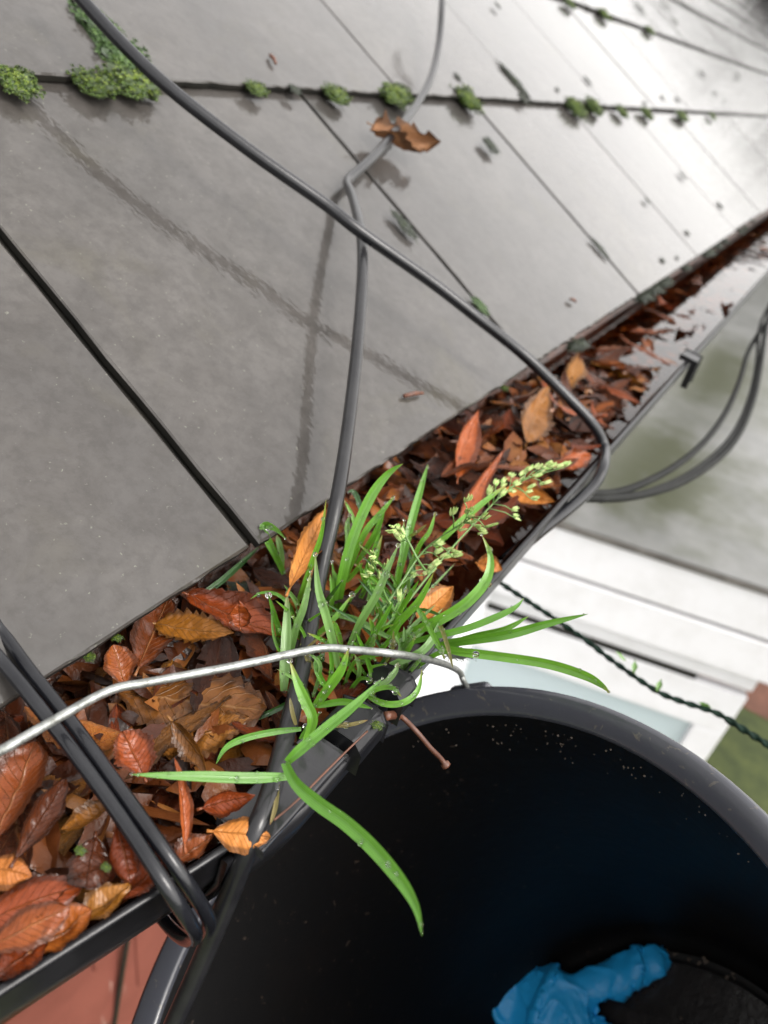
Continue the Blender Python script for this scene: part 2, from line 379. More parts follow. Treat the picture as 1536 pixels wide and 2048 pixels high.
# ------------------------------------------------------------------ house: roof deck, slates, fascia, tile-hung wall
house = empty('house', (-.3, 2, GZ)); house.location = (0, 0, 0)
tag(house, 'house with wet grey slate roof and red tiled wall', 'house')
RY0, RY1, GA = -.62, 9.0, .261
NCOURSE = 8
def rp(s, y, h=0): return UPS * s + YW * y + NR * h
deck_v = [rp(.03, RY0, -.020), rp(.03, 24, -.020), rp(4.5, 24, -.020), rp(4.5, RY0, -.020)]
deck = obj('roof', mesh('roof', deck_v, [(0, 1, 2, 3)], M_slate.m), house)
SL = .53
def slate_mesh(seed, wdt=.2975, ln=SL, th=.0042):
    r = random.Random(seed); ring = []
    def edge(a, b, n, amp):
        for i in range(n):
            t = i / n; p = a.lerp(b, t); ring.append(p + (V(r.uniform(-amp, amp), r.uniform(-amp, amp), 0) if 0 < i else V(0, 0, 0)))
    h = wdt / 2
    edge(V(-h, 0, 0), V(h, 0, 0), 40, .0005); edge(V(h, 0, 0), V(h, ln, 0), 26, .0004); edge(V(h, ln, 0), V(-h, ln, 0), 2, 0); edge(V(-h, ln, 0), V(-h, 0, 0), 26, .0004)
    n = len(ring); c = V(0, ln / 2, 0)
    ins = []
    for p in ring:
        dx = max(-h + .0009, min(h - .0009, p.x)); dy = max(.0009, min(ln, p.y)); ins.append(V(dx, dy, 0))
    vs = ins + [p + V(0, 0, -.0008) for p in ring] + [p + V(0, 0, -th) for p in ring]
    fs = [tuple(range(n))]
    for a in (0, n):
        for i in range(n): j = (i + 1) % n; fs.append((a + i, a + n + i, a + n + j, a + j))
    me = mesh('slate', vs, fs, M_slate.m, smooth=False); me.materials.append(M_slate_dark.m)
    for p in me.polygons:
        if p.index > n: p.material_index = 1
    return me
SM = [slate_mesh(i) for i in range(5)]
tilt = -.0056 / GA
def put_slate(y, s, h, me, r, parent=deck, tl=tilt):
    up = (UPS + NR * tl).normalized(); nn = YW.cross(up).normalized()
    mt = Matrix((YW, up, nn)).transposed().to_4x4()
    mt = Matrix.Translation(rp(s, y, h)) @ mt @ Matrix.Rotation(r.uniform(-.0015, .0015), 4, 'Z') @ Matrix.Rotation(r.uniform(-.003, .003), 4, 'Y')
    return obj('slate', me, parent, mt)
r = random.Random(5)
first = [-.603, -.3, 0.0, .305, .598, .888]
under = [mesh_ for mesh_ in [slate_mesh(77, .297, .27)]][0]
under.materials.clear(); under.materials.append(M_slate_dark.m)
for k in range(NCOURSE):
    ys = list(first) if k % 2 == 0 else [-.45, -.155, .146, .445, .745]
    while ys[-1] < RY1 - .3: ys.append(ys[-1] + .2985)
    for i in range(len(ys) - 1):
        cy = (ys[i] + ys[i + 1]) / 2
        o = put_slate(cy, k * GA + r.uniform(-.0012, .0012), r.uniform(-.0004, .0004), r.choice(SM), r)
        gap = .0062 if abs(ys[i]) < .01 and k == 0 else .0028
        # keep the joint beside each slate open by its own gap
        wd = (ys[i + 1] - ys[i] - (.0050 if (k == 0 and (i in (1, 2))) else .0024)) / .2975
        o.matrix_world = o.matrix_world @ Matrix.Diagonal((wd, 1, 1, 1))
ys = [-.45, -.155, .146, .445]
while ys[-1] < RY1 - .3: ys.append(ys[-1] + .2985)
for i in range(len(ys) - 1): put_slate((ys[i] + ys[i + 1]) / 2, .003, -.0058, under, r)
# fascia board and tiled wall under the eave
vs, fs = boxv((-.052, (RY0 + RY1) / 2, -.115), .009, (RY1 - RY0) / 2, .085)
obj('fascia_board', mesh('fascia_board', vs, fs, M_fascia.m, False), house)
wall = obj('wall', mesh('wall', *boxv((-.37, (RY0 + 6.0) / 2, (GZ - .12) / 2), .05, (6.0 - RY0) / 2, (-.12 - GZ) / 2), M_white.m, False), house)
obj('soffit', mesh('soffit', *boxv((-.19, (RY0 + RY1) / 2, -.19), .128, (RY1 - RY0) / 2, .006), M_fascia.m, False), house)
tv, tf = boxv((0, 0, 0), .006, .0815, .132)
tile_me = mesh('tile', tv, tf, M_tile.m, False)
for row in range(11):
    for i in range(7):
        y = RY0 + .1 + i * .165 + (.0825 if row % 2 else 0)
        o = obj('tile', tile_me, wall, Matrix.Translation((-.306 + r.uniform(-.002, .002), y, -.30 - row * .2)) @ Matrix.Rotation(-.05, 4, 'Y'))
        bevel(o, .003, 1)

# ------------------------------------------------------------------ gutter
LIPZ = -.02
def lip_x(y):
    if y > -.075: return .080 + .002 * max(0, min(1, y))
    if y > -.16: return .080 - (-.075 - y) / .085 * .024
    return .056 - min(.01, (-.16 - y) * .05)
gut = empty('gutter', (0, 0, 0)); tag(gut, 'black plastic gutter full of dead leaves along the slate eave', 'gutter')
def gutter_section(y0, y1, n):
    vs, fs = [], []
    prof_o, prof_i = [], []
    K = 14
    for j in range(n + 1):
        y = y0 + (y1 - y0) * j / n; lx = lip_x(y); bx_ = lx - .112; cx = (lx + bx_) / 2; hw = .056
        sec = []
        for k in range(K + 1):                      # outside, back to front
            a = math.pi + math.pi * k / K; sec.append((cx + hw * math.cos(a), LIPZ + .062 * math.sin(a)))
        sec.append((lx + .0007, LIPZ + .0008)); sec.append((lx + .0002, LIPZ + .0018)); sec.append((lx - .0016, LIPZ + .0018)); sec.append((lx - .0024, LIPZ + .0008))
        for k in range(K, -1, -1):
            a = math.pi + math.pi * k / K; sec.append((cx + (hw - .0022) * math.cos(a), LIPZ + (.062 - .0022) * math.sin(a)))
        for (x, z) in sec: vs.append(V(x, y, z))
        m_ = len(sec)
        if j:
            for k in range(m_): fs.append(((j - 1) * m_ + k, (j - 1) * m_ + (k + 1) % m_, j * m_ + (k + 1) % m_, j * m_ + k))
    fs.append(tuple(range(m_))); fs.append(tuple(n * m_ + k for k in range(m_))[::-1])
    return vs, fs
vs, fs = gutter_section(-.62, -.092, 40); o = obj('gutter_channel', mesh('gutter_channel', vs, fs, M_gutter.m), gut)
vs, fs = gutter_section(-.088, 6.0, 60); obj('gutter_channel', mesh('gutter_channel', vs, fs, M_gutter.m), gut)
# union piece around the joint: outer band, flat inner plate, clip
def strip(y0, y1, n, f):
    vs, fs = [], []
    for j in range(n + 1):
        y = y0 + (y1 - y0) * j / n; sec = f(y)
        for (x, z) in sec: vs.append(V(x, y, z))
        m_ = len(sec)
        if j:
            for k in range(m_): fs.append(((j-1)*m_+k, (j-1)*m_+(k+1) % m_, j*m_+(k+1) % m_, j*m_+k))
    fs.append(tuple(range(m_))); fs.append(tuple(n * m_ + k for k in range(m_))[::-1]); return vs, fs
def band(y):
    lx = lip_x(y) + .0035; cx = lx - .0595; s = []
    for k in range(15):
        a = math.pi + math.pi * k / 14; s.append((cx + .0595 * math.cos(a), LIPZ + .0655 * math.sin(a)))
    for k in range(14, -1, -1):
        a = math.pi + math.pi * k / 14; s.append((cx + .0572 * math.cos(a), LIPZ + .0632 * math.sin(a)))
    return s
o = obj('union_band', mesh('union_band', *strip(-.100, -.022, 8, band), M_gutter.m), gut)
PL0, PL1 = -.094, -.050
M_plate = rubber('grey_union_plastic', (.016, .016, .018), (.028, .028, .030), .15, 1.5)
o = obj('union_plate', mesh('union_plate', *strip(PL0, PL1, 4, lambda y: [(.0835, LIPZ + .0030), (.0835, LIPZ + .0052), (.067, LIPZ + .0052), (.067, LIPZ + .0030)]), M_plate.m, False), gut); bevel(o, .0008)
for (ya, yb) in ((-.046, -.028), (-.018, -.006)):
    def clip(y): return [(lip_x(y) + .006, LIPZ - .006), (lip_x(y) + .0062, LIPZ + .003), (lip_x(y) + .003, LIPZ + .0068), (lip_x(y) - .004, LIPZ + .007), (lip_x(y) - .012, LIPZ + .0035), (lip_x(y) - .012, LIPZ + .0005), (lip_x(y) + .0024, LIPZ + .001), (lip_x(y) + .003, LIPZ - .006)]
    o = obj('union_clip', mesh('union_clip', *strip(ya, yb, 4, clip), M_gutter.m, False), gut); bevel(o, .001)
def brk(y): return [(lip_x(y) + .007, LIPZ - .02), (lip_x(y) + .007, LIPZ + .004), (lip_x(y) - .008, LIPZ + .006), (lip_x(y) - .008, LIPZ + .003), (lip_x(y) + .003, LIPZ + .003), (lip_x(y) + .003, LIPZ - .02)]
for ya in (.50, 1.4, 2.3):
    o = obj('gutter_bracket', mesh('gutter_bracket', *strip(ya, ya + .022, 2, brk), M_gutter.m, False), gut); bevel(o, .001)

# mulch bed and standing water
def grid_sheet(name, y0, y1, ny, nx, zf, mat):
    vs, fs = [], []
    for j in range(ny + 1):
        y = y0 + (y1 - y0) * j / ny; lx = lip_x(y)
        for i in range(nx + 1):
            x = lx - .109 + (.1055) * i / nx; vs.append(V(x, y, zf(x, y, i / nx)))
    for j in range(ny):
        for i in range(nx): a = j * (nx + 1) + i; fs.append((a, a + 1, a + nx + 2, a + nx + 1))
    return obj(name, mesh(name, vs, fs, mat.m))
def mul(x, y, u):
    e = min(u, 1 - u) * 2
    lim = LIPZ - .059 * math.sqrt(max(0, 1 - (2 * u - 1) ** 2)) * .94
    top = -.046 + .012 * noise.noise(V(x * 40, y * 25, 1)) - (.014 if y > .5 else 0)
    return max(lim, top)
tag(grid_sheet('leaf_mulch', -.55, 5.5, 240, 12, mul, M_mulch), 'dark rotting leaf mulch lining the gutter bottom', 'mulch', kind='stuff')
# mat of torn and rotted leaf pieces
rq = random.Random(31); lv_, lf_, lt_ = [], [], []
for k in range(2600):
    y = rq.uniform(-.26, .5) if k < 1700 else rq.uniform(.4, 1.9); lx = lip_x(y); x = rq.uniform(-.020, lx - (.021 if y > -.08 else .015))
    top = (-.022 if y < .3 else (-.024 - (y - .3) / .2 * .016 if y < .5 else -.0405))
    z = top - rq.random() ** 1.5 * .012 - (.010 if x < .002 else 0); L = rq.uniform(.010, .028); W_ = L * rq.uniform(.3, .6); a = rq.uniform(0, 6.28); tl_ = rq.uniform(-.7, .7) * (1 if y < .5 else .15)
    R_ = Matrix.Rotation(a, 3, 'Z') @ Matrix.Rotation(tl_, 3, 'Y') @ Matrix.Rotation(rq.uniform(-.8, .8) * (1 if y < .5 else .2), 3, 'X'); cu = rq.uniform(-.5, .5); o = len(lv_); t = rq.random()
    for (u, v) in ((-.5, 0), (-.2, -.42), (.2, -.38), (.5, rq.uniform(-.1, .1)), (.22, .40), (-.18, .44), (0, 0)):
        lv_.append(V(x, y, z) + R_ @ V(u * L, v * W_ * rq.uniform(.7, 1.2), cu * W_ * (v * v * 4 + u * u)))
        lt_.append(min(1, max(0, t + rq.uniform(-.15, .15))))
    for q in range(6): lf_.append((o + q, o + (q + 1) % 6, o + 6))
lm = mesh('leaf_litter', lv_, lf_, M_litter.m); at_ = lm.attributes.new('tint', 'FLOAT', 'POINT'); at_.data.foreach_set('value', lt_)
tag(obj('leaf_litter', lm), 'mat of torn wet leaf pieces between the whole leaves in the gutter', 'leaf litter', kind='stuff')
WZ = -.0385
wv = grid_sheet('gutter_water', .0, 5.6, 60, 2, lambda x, y, u: WZ, M_water)
tag(wv, kind='structure')
wv2 = grid_sheet('gutter_water', -.55, -.001, 30, 2, lambda x, y, u: WZ - .003, M_water); tag(wv2, kind='structure')

# ------------------------------------------------------------------ dead leaves
def leaf_geo(L, W, seed, curl=.6, cross=.5, fold=.15, serr=.12, teeth=13, pleat=.0, twist=.2, wob=.1, prof=0, nu=34, nv=10, crump=.05, torn=.0):
    r = random.Random(seed); vs, fs, uv = [], [], []
    ph = r.uniform(0, 9)
    for i in range(nu + 1):
        u = i / nu
        if prof == 0: wd = math.sin(math.pi * min(1, u ** .85)) ** .8 * (1 - .25 * u)
        else: wd = math.sin(math.pi * u ** 1.15) ** .65
        wd = max(wd, .02) * W / 2
        tooth = (u * teeth) % 1.0
        for j in range(nv + 1):
            v_ = j / nv * 2 - 1; a = abs(v_)
            ww = wd * (1 + .30 * noise.noise(V(u * 4 + ph, 9 if v_ > 0 else 3, seed))) * (1 + (serr * (1 - 2 * tooth) if a > .99 else 0))
            x = u * L + (serr * .0 * a); y = v_ * ww
            # across: roll up the margins
            if abs(cross) > .01:
                ang = cross * v_ * 1.2; rad = ww / (abs(cross) * 1.2); y = rad * math.sin(abs(ang)) * (1 if v_ > 0 else -1); z = rad * (1 - math.cos(ang)) * (1 if cross > 0 else -1)
            else: z = 0
            z += fold * a * ww
            z += pleat * W * math.sin((u * teeth - a * 2.6) * 2 * math.pi) * a ** .5 * .5
            z += wob * W * noise.noise(V(u * 3 + ph, v_ * 1.5, seed * 1.7))
            z += crump * W * noise.noise(V(u * 9 + ph, v_ * 3.0, seed * .7)) + crump * .5 * W * noise.noise(V(u * 22, v_ * 7 + ph, seed * .3))
            # twist about the midrib
            t = twist * (u - .5); y, z = y * math.cos(t) - z * math.sin(t), y * math.sin(t) + z * math.cos(t)
            # bend along the length
            if abs(curl) > .01:
                th = curl * (u - .35); rad = L / curl; px_ = (rad - z) * math.sin(th); pz_ = rad - (rad - z) * math.cos(th)
                x, z = px_, pz_
            else: x = (u - .35) * L
            vs.append(V(x, y, z)); uv.append((u, j / nv))
    for i in range(nu):
        for j in range(nv): a = i * (nv + 1) + j; fs.append((a, a + nv + 1, a + nv + 2, a + 1))
    if torn: fs = [f for k, f in enumerate(fs) if not ((k % nv in (0, 1, nv - 2, nv - 1)) and noise.noise(V((k // nv) * .35, (k % nv > nv / 2) * 5, seed)) > .42 - torn)]
    # short stalk
    st = [vs[(nv // 2)] + V(-.10 * L, 0, .01 * L), vs[nv // 2] + V(-.04 * L, 0, 0), vs[nv // 2] + V(.02 * L, 0, 0)]
    t = tube(st, [.0006, .0005, .0004], 5); o = len(vs); vs += t[0]; fs += [tuple(i + o for i in f) for f in t[1]]; uv += [(.5, .5)] * len(t[0])
    return vs, fs, uv
LV = []
rl = random.Random(11)
for i in range(20):
    mt = [M_leaf, M_leaf, M_leaf, M_leaf_red, M_leaf_dark, M_leaf_ochre, M_leaf, M_leaf_red, M_leaf_dark, M_leaf][i % 10]
    g = leaf_geo(1.0, rl.uniform(.24, .42), 100 + i, rl.uniform(-1.3, 1.3), rl.uniform(-1.3, 1.5), rl.uniform(-.1, .3), rl.uniform(.06, .18), rl.choice((9, 11, 13)), rl.uniform(0, .06), rl.uniform(-1.0, 1.0), rl.uniform(.08, .22), i % 2, torn=.1 * (i % 3))
    me = mesh('dead_leaf', g[0], g[1], mt.m, True, g[2]); LV.append((me, mt))
def orient(pos, yaw, tx, ty, s, flip=False):
    m4 = Matrix.Translation(pos) @ Matrix.Rotation(yaw, 4, 'Z') @ Matrix.Rotation(ty, 4, 'Y') @ Matrix.Rotation(tx + (math.pi if flip else 0), 4, 'X')
    return m4 @ Matrix.Diagonal((s, s, s, 1))
GROUP = 'dead leaves heaped in the gutter'
def heap_top(y):
    if y < -.05: return -.022
    if y < .30: return -.020
    if y < .5: return -.020 - (y - .30) / .2 * .020
    return -.040
LOOK = ['brown', 'brown', 'brown', 'red brown', 'soaked dark', 'ochre', 'brown', 'red brown', 'soaked dark', 'brown']
def add_leaf(x, y, z, s, yaw, tx, ty, v, label):
    u = (x + .022) / (lip_x(y) + .01)
    where = 'against the slate edge' if u < .33 else ('in mid gutter' if u < .66 else 'beside the outer lip')
    size = 'large ' if s > .062 else ('small ' if s < .046 else '')
    mw_ = orient(V(x, y, z), yaw, tx, ty, s); me_ = LV[v][0]; ov = 0
    fl = rl.random() < .4
    mw_ = orient(V(x, y, z), yaw, tx, ty, s, fl)
    for vv in me_.vertices:
        p = mw_ @ vv.co
        if p.z < LIPZ + .003: ov = max(ov, p.x - (lip_x(p.y) - .005 - max(0, LIPZ - p.z) * .35))
    x -= ov
    lab = size + LOOK[v % 10] + ' dead leaf ' + where + ' ' + label
    o = obj('dead_leaf', LV[v][0], None, orient(V(x, y, z), yaw, tx, ty, s, fl)); tag(o, lab, 'leaf', GROUP); return o
def zone(y):
    for lim, t in ((-.15, 'near the double cable'), (-.09, 'under the wire handle'), (-.03, 'by the gutter joint'), (.05, 'at the foot of the grass'), (.13, 'just beyond the grass'), (.22, 'below the seed heads'), (.33, 'before the thick cable'), (.46, 'under the thick cable'), (.65, 'at the start of the open water')):
        if y < lim: return t
    return 'in the far gutter water'
def fill(y0, y1, count, layers, smin, smax, tilt_, label, dark=False):
    for k in range(count):
        y = rl.uniform(y0, y1); lx = lip_x(y); x = rl.uniform(-.022, lx - (.012 if y > -.08 else .028))
        top = heap_top(y); lay = (k % layers) / max(1, layers - 1)
        z = top - .016 * (1 - lay) + rl.uniform(-.003, .003) - (.010 if x < .0 else 0)
        s = rl.uniform(smin, smax)
        if abs(lx - x) < .030: s *= .62; x -= .006
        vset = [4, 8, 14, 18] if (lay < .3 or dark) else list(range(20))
        add_leaf(x, y, z, s, rl.uniform(-3.14, 3.14), rl.uniform(-tilt_, tilt_), rl.uniform(-tilt_, tilt_) * .6, rl.choice(vset), label or zone(y))
fill(-.24, -.02, 76, 4, .042, .078, .42, None)
fill(-.03, .16, 66, 4, .036, .066, .55, None)
fill(.14, .46, 82, 4, .042, .075, .65, None)
fill(.42, .95, 46, 2, .040, .072, .22, None, False)

# leaves that can be told apart, placed one by one: (name label, pixel, z, pixel of tip, tip z, L/W args, material)
def hero_leaf(label, base, tip, W, mat, seed, up=(0, 0, 1), roll=0, **kw):
    d = tip - base; L = d.length; g = leaf_geo(L, W, seed, **kw)
    xax = d.normalized(); upv = Vector(up); zax = (upv - xax * upv.dot(xax)).normalized(); yax = zax.cross(xax)
    m4 = Matrix((xax, yax, zax)).transposed().to_4x4(); m4 = Matrix.Translation(base + d * .35) @ m4 @ Matrix.Rotation(roll, 4, 'X')
    o = obj('dead_leaf', mesh('dead_leaf', g[0], g[1], mat.m, True, g[2]), None, m4); tag(o, label, 'leaf', GROUP); return o
Z = at_z
hero_leaf('tan orange leaf resting on the gutter lip beside the bucket', Z(425, 1662, -.012), Z(543, 1672, -.012), .0115, M_leaf_tan, 1, (.25, -.1, 1), .15, curl=-.5, cross=-.7, fold=0, serr=.02, twist=.1, wob=.05, prof=1)
hero_leaf('large ribbed olive brown leaf with toothed tip under the wire handle', Z(235, 1385, -.026), Z(535, 1425, -.018), .030, M_leaf_olive, 2, (0, 0, 1), .1, curl=.2, cross=-.35, fold=.0, serr=.16, teeth=11, pleat=.06, twist=.1, wob=.03, prof=1)
hero_leaf('second ribbed olive leaf just below the large toothed one', Z(310, 1500, -.026), Z(500, 1440, -.020), .024, M_leaf_olive, 12, (0, 0, 1), 0, curl=.2, cross=.3, fold=.0, serr=.10, teeth=11, pleat=.05, twist=.1, wob=.03)
hero_leaf('dry brown curled leaf standing against the cable among grass', Z(575, 1185, .006), Z(640, 1045, -.006), .015, M_leaf_tan, 3, (.3, -.6, .7), .2, curl=.5, cross=1.2, fold=.1, serr=.10, twist=.3, wob=.08, prof=1)
hero_leaf('ochre toothed leaf in the gutter above the wire handle', Z(310, 1250, -.018), Z(470, 1270, -.012), .016, M_leaf_ochre, 4, (0, -.2, 1), .2, curl=.3, cross=.5, serr=.2, teeth=9, wob=.08, fold=.1)
hero_leaf('broad red brown leaf below the slate corner', Z(372, 1195, -.016), Z(590, 1290, -.018), .022, M_leaf_red, 5, (.1, -.3, 1), -.2, curl=.35, cross=.7, serr=.08, wob=.1, fold=.2)
hero_leaf('small upright red leaf tip above the broad red leaf', Z(480, 1255, -.008), Z(478, 1200, .002), .011, M_leaf_red, 6, (.5, -.6, .3), 0, curl=.3, cross=.7, serr=.05, wob=.1)
hero_leaf('long glossy brown leaf with red midrib at the lower left gutter', Z(-70, 1860, -.015), Z(165, 1762, -.012), .013, M_leaf_red, 7, (0, 0, 1), .1, curl=-.4, cross=-.5, serr=.05, wob=.08, pleat=.03, prof=1)
hero_leaf('amber leaf over the long glossy leaf at lower left', Z(-30, 1900, -.014), Z(140, 1810, -.012), .011, M_leaf, 17, (0, 0, 1), .1, curl=-.4, cross=-.5, serr=.05, wob=.08, prof=1)
hero_leaf('brown leaf pointing right along the near gutter lip', Z(0, 1850, -.018), Z(150, 1760, -.016), .016, M_leaf, 8, (0, 0, 1), -.2, curl=.5, cross=.5, serr=.08, wob=.1)
hero_leaf('orange leaf with rolled edge at the left picture border', Z(-25, 1735, -.010), Z(65, 1748, -.010), .012, M_leaf_tan, 9, (0, 0, 1), .3, curl=-1.2, cross=-.8, serr=.02, wob=.05)
hero_leaf('yellow rimmed dark leaf curled in a hook left of the double cable', Z(225, 1605, -.010), Z(125, 1690, -.012), .012, M_leaf_ochre, 10, (.2, -.2, 1), .6, curl=1.4, cross=.9, serr=.04, wob=.05)
hero_leaf('golden leaf curled on edge below the ribbed leaves', Z(345, 1440, -.006), Z(430, 1545, -.014), .010, M_leaf_ochre, 13, (.6, -.3, .5), .7, curl=.9, cross=.9, serr=.10, wob=.06)
hero_leaf('thin red sliver of leaf standing over the flat grass blade', Z(372, 1690, -.014), Z(358, 1512, .0), .006, M_leaf_red, 14, (.6, -.4, .5), .4, curl=-.5, cross=1.0, serr=.02, wob=.05)
hero_leaf('pointed red leaf standing right of the double cable', Z(290, 1555, -.012), Z(246, 1460, -.004), .013, M_leaf_red, 15, (.5, -.4, .6), .3, curl=-.3, cross=.5, serr=.12, wob=.06, prof=1)
hero_leaf('red leaf rolled up beside the black cable at the lip', Z(405, 1615, -.012), Z(515, 1585, -.008), .011, M_leaf_red, 16, (.2, -.2, 1), .5, curl=1.0, cross=1.1, serr=.05, wob=.08)
hero_leaf('rolled brown leaf tube left of the double cable end', Z(235, 1650, -.010), Z(262, 1760, -.012), .014, M_leaf_red, 18, (0, 0, 1), 0, curl=-.4, cross=-1.5, serr=.05, wob=.08, prof=1)
hero_leaf('small mottled brown leaf beside the green specks', Z(190, 1675, -.012), Z(170, 1785, -.012), .013, M_leaf_dark, 19, (.1, 0, 1), -.1, curl=.4, cross=-.6, serr=.05, wob=.1, pleat=.02, prof=1)
hero_leaf('narrow dark leaf at the far left below the wire handle', Z(30, 1720, -.010), Z(130, 1560, -.010), .009, M_leaf_dark, 20, (.2, 0, 1), .3, curl=.2, cross=.8, serr=.03, wob=.05, prof=1)
hero_leaf('amber brown leaf at left border under the wire', Z(-15, 1690, -.012), Z(75, 1490, -.010), .018, M_leaf, 21, (.1, 0, 1), -.3, curl=.3, cross=.5, serr=.04, wob=.06, prof=1)
hero_leaf('tan leaf lobe against the slate edge above the handle', Z(250, 1370, -.020), Z(225, 1290, -.012), .012, M_leaf, 22, (.2, 0, 1), 0, curl=.2, cross=.5, serr=.04, wob=.06, prof=1)
hero_leaf('pale brown leaf emerging from under the slate edge', Z(275, 1340, -.018), Z(335, 1200, -.018), .017, M_leaf, 23, (.2, 0, 1), .1, curl=.2, cross=.4, serr=.03, wob=.05, prof=1)
hero_leaf('bright amber leaf at the lip beyond the grass', Z(835, 1240, -.016), Z(905, 1175, -.010), .016, M_leaf_tan, 24, (.2, -.3, 1), 0, curl=.3, cross=.6, serr=.10, wob=.06)
hero_leaf('orange curled leaf under the seed head by the lip', Z(1010, 980, -.012), Z(1110, 1010, -.010), .017, M_leaf_tan, 25, (.2, -.3, 1), .3, curl=.8, cross=.7, serr=.10, wob=.08)
hero_leaf('long strap leaf curved in the gutter beneath the seed head', Z(905, 1095, -.012), Z(975, 930, -.012), .012, M_leaf_red, 26, (.2, -.3, 1), .3, curl=.9, cross=.7, serr=.03, wob=.05)
hero_leaf('golden leaf near the loop of the upper cable', Z(1050, 890, -.022), Z(1085, 785, -.012), .028, M_leaf_ochre, 27, (.2, -.4, 1), .3, curl=.5, cross=.6, serr=.10, wob=.08)
hero_leaf('tall red leaf leaning on the slate edge by the puddle', Z(910, 960, -.014), Z(945, 830, -.004), .020, M_leaf_red, 28, (.4, -.5, .6), .2, curl=.4, cross=.8, serr=.06, wob=.08)
hero_leaf('red brown leaf stuck under the upper cable at the lip', Z(1118, 935, -.018), Z(1190, 905, -.015), .016, M_leaf_red, 29, (.3, -.3, 1), .2, curl=-.5, cross=.6, serr=.06, wob=.08)
hero_leaf('small orange leaf on the gutter lip below the long strap leaf', Z(955, 1125, -.014), Z(1005, 1138, -.012), .012, M_leaf_tan, 31, (.2, -.3, 1), .2, curl=-.5, cross=.6, serr=.06, wob=.08)
for i_, (a_, b_, w_, mt_, lb_) in enumerate((((-10, 1955), (105, 1872), .013, M_leaf_red, 'red brown leaf lying along the near lip at the picture corner'), ((70, 1905), (185, 1822), .012, M_leaf, 'brown leaf pressed against the lip left of the double cable'), ((165, 1838), (262, 1772), .012, M_leaf_ochre, 'ochre leaf along the lip just left of the double cable end'), ((235, 1800), (325, 1728), .011, M_leaf_red, 'red leaf wedged under the double cable at the lip'), ((345, 1728), (428, 1672), .010, M_leaf, 'brown leaf between the double cable and the tan lip leaf'), ((20, 1870), (120, 1770), .014, M_leaf_dark, 'soaked dark leaf behind the lip at lower left'))):
    hero_leaf(lb_, Z(*a_, -.019), Z(*b_, -.017), w_, mt_, 60 + i_, (-.25, 0, 1), .1, curl=.3, cross=.5, serr=.06, wob=.12, prof=i_ % 2)
# leaf lying on the roof
p0, p1 = at_roof(735, 262, .004), at_roof(862, 305, .006)
hero_leaf('crumpled tan leaf lying on the slates beside the thin cable', p0, p1, .034, M_dry, 30, tuple(NR), .3, curl=.9, cross=.9, fold=.2, serr=.30, teeth=5, wob=.35, twist=.8)

# ------------------------------------------------------------------ cables
def cable(name, pts, rad, mat, label, sub=8, cat='cable', twist=None, parent=None):
    P = smooth_pts(catmull(pts, sub), 3)
    vs, fs, uv = tube(P, rad, 14 if not twist else 12, True, twist)
    o = obj(name, mesh(name, vs, fs, mat.m, True, uv), parent)
    if label: tag(o, label, cat)
    return o
Rf = at_roof
c1 = [Rf(*q) for q in ((120, -60, .030), (160, -5, .030), (310, 152, .030), (500, 302, .031), (650, 408, .032), (722, 465, .033), (860, 562, .032), (960, 640, .031), (1050, 712, .029), (1130, 790, .030), (1185, 848, .029), (1209, 895, .024))]
c1 += [Z(1207, 932, -.016), Z(1190, 968, -.022), Z(1150, 1008, -.027), Z(1090, 1055, -.031), Z(1030, 1104, -.036), Z(985, 1140, -.05)]
cable('roof_cable', c1, .0035, M_cable, 'thick dark cable running down the slates and curling under the gutter lip')
c2 = [Rf(*q) for q in ((886, -40, .040), (884, 10, .035), (879, 80, .024), (864, 150, .017), (832, 212, .012), (788, 266, .010), (742, 318, .007), (706, 350, .005))]
c2 += [Rf(*q) for q in ((694, 366, .0055), (706, 395, .012), (722, 465, .023), (725, 545, .026), (716, 680, .025), (697, 850, .022), (674, 1000, .022))]
c2 += [Z(640, 1150, -.004), Z(606, 1330, -.014), Z(572, 1470, -.014), Z(537, 1595, -.012), Z(500, 1685, -.016), Z(455, 1800, -.038), Z(402, 1925, -.065), Z(340, 2065, -.09), Z(300, 2160, -.11)]
cable('roof_cable', c2, .0032, M_cable_grey, 'thin grey cable bent on the slates and crossing the grass into the bucket edge')
ca = [Rf(-60, 1255, .010), Z(-10, 1308, .010), Z(60, 1392, .006), Z(150, 1508, .000), Z(245, 1640, -.006), Z(325, 1762, -.010), Z(375, 1838, -.022), Z(392, 1872, -.040), Z(372, 1880, -.054), Z(335, 1850, -.066), Z(300, 1800, -.074), Z(270, 1740, -.080)]
cb = [Rf(-60, 1195, .010), Z(-8, 1250, .010), Z(62, 1345, .006), Z(150, 1455, .001), Z(250, 1592, -.005), Z(340, 1718, -.010), Z(400, 1805, -.024), Z(420, 1850, -.042), Z(400, 1872, -.058), Z(365, 1850, -.070), Z(325, 1800, -.078), Z(290, 1740, -.084)]
cable('roof_cable', ca, .0021, M_cable, 'left strand of the double black cable crossing the near gutter')
cable('roof_cable', cb, .0021, M_cable, 'right strand of the double black cable crossing the near gutter')
l1 = [(1165, 985, .50), (1240, 984, .55), (1330, 945, .62), (1400, 893, .70), (1450, 828, .80), (1480, 760, .90), (1500, 695, 1.0), (1545, 630, 1.1)]
l2 = [(1160, 995, .50), (1260, 994, .56), (1370, 962, .64), (1462, 892, .74), (1505, 805, .84), (1522, 725, .95), (1532, 655, 1.05), (1550, 590, 1.2)]
l3 = [(1200, 1000, .52), (1290, 985, .58), (1390, 940, .66), (1465, 870, .76), (1500, 790, .86), (1514, 720, .96), (1520, 650, 1.06), (1545, 600, 1.2)]
cable('hanging_cable', [at_d(*q) for q in l1], .0030, M_cable_matte, 'inner strand of the cable loop hanging outside the far gutter')
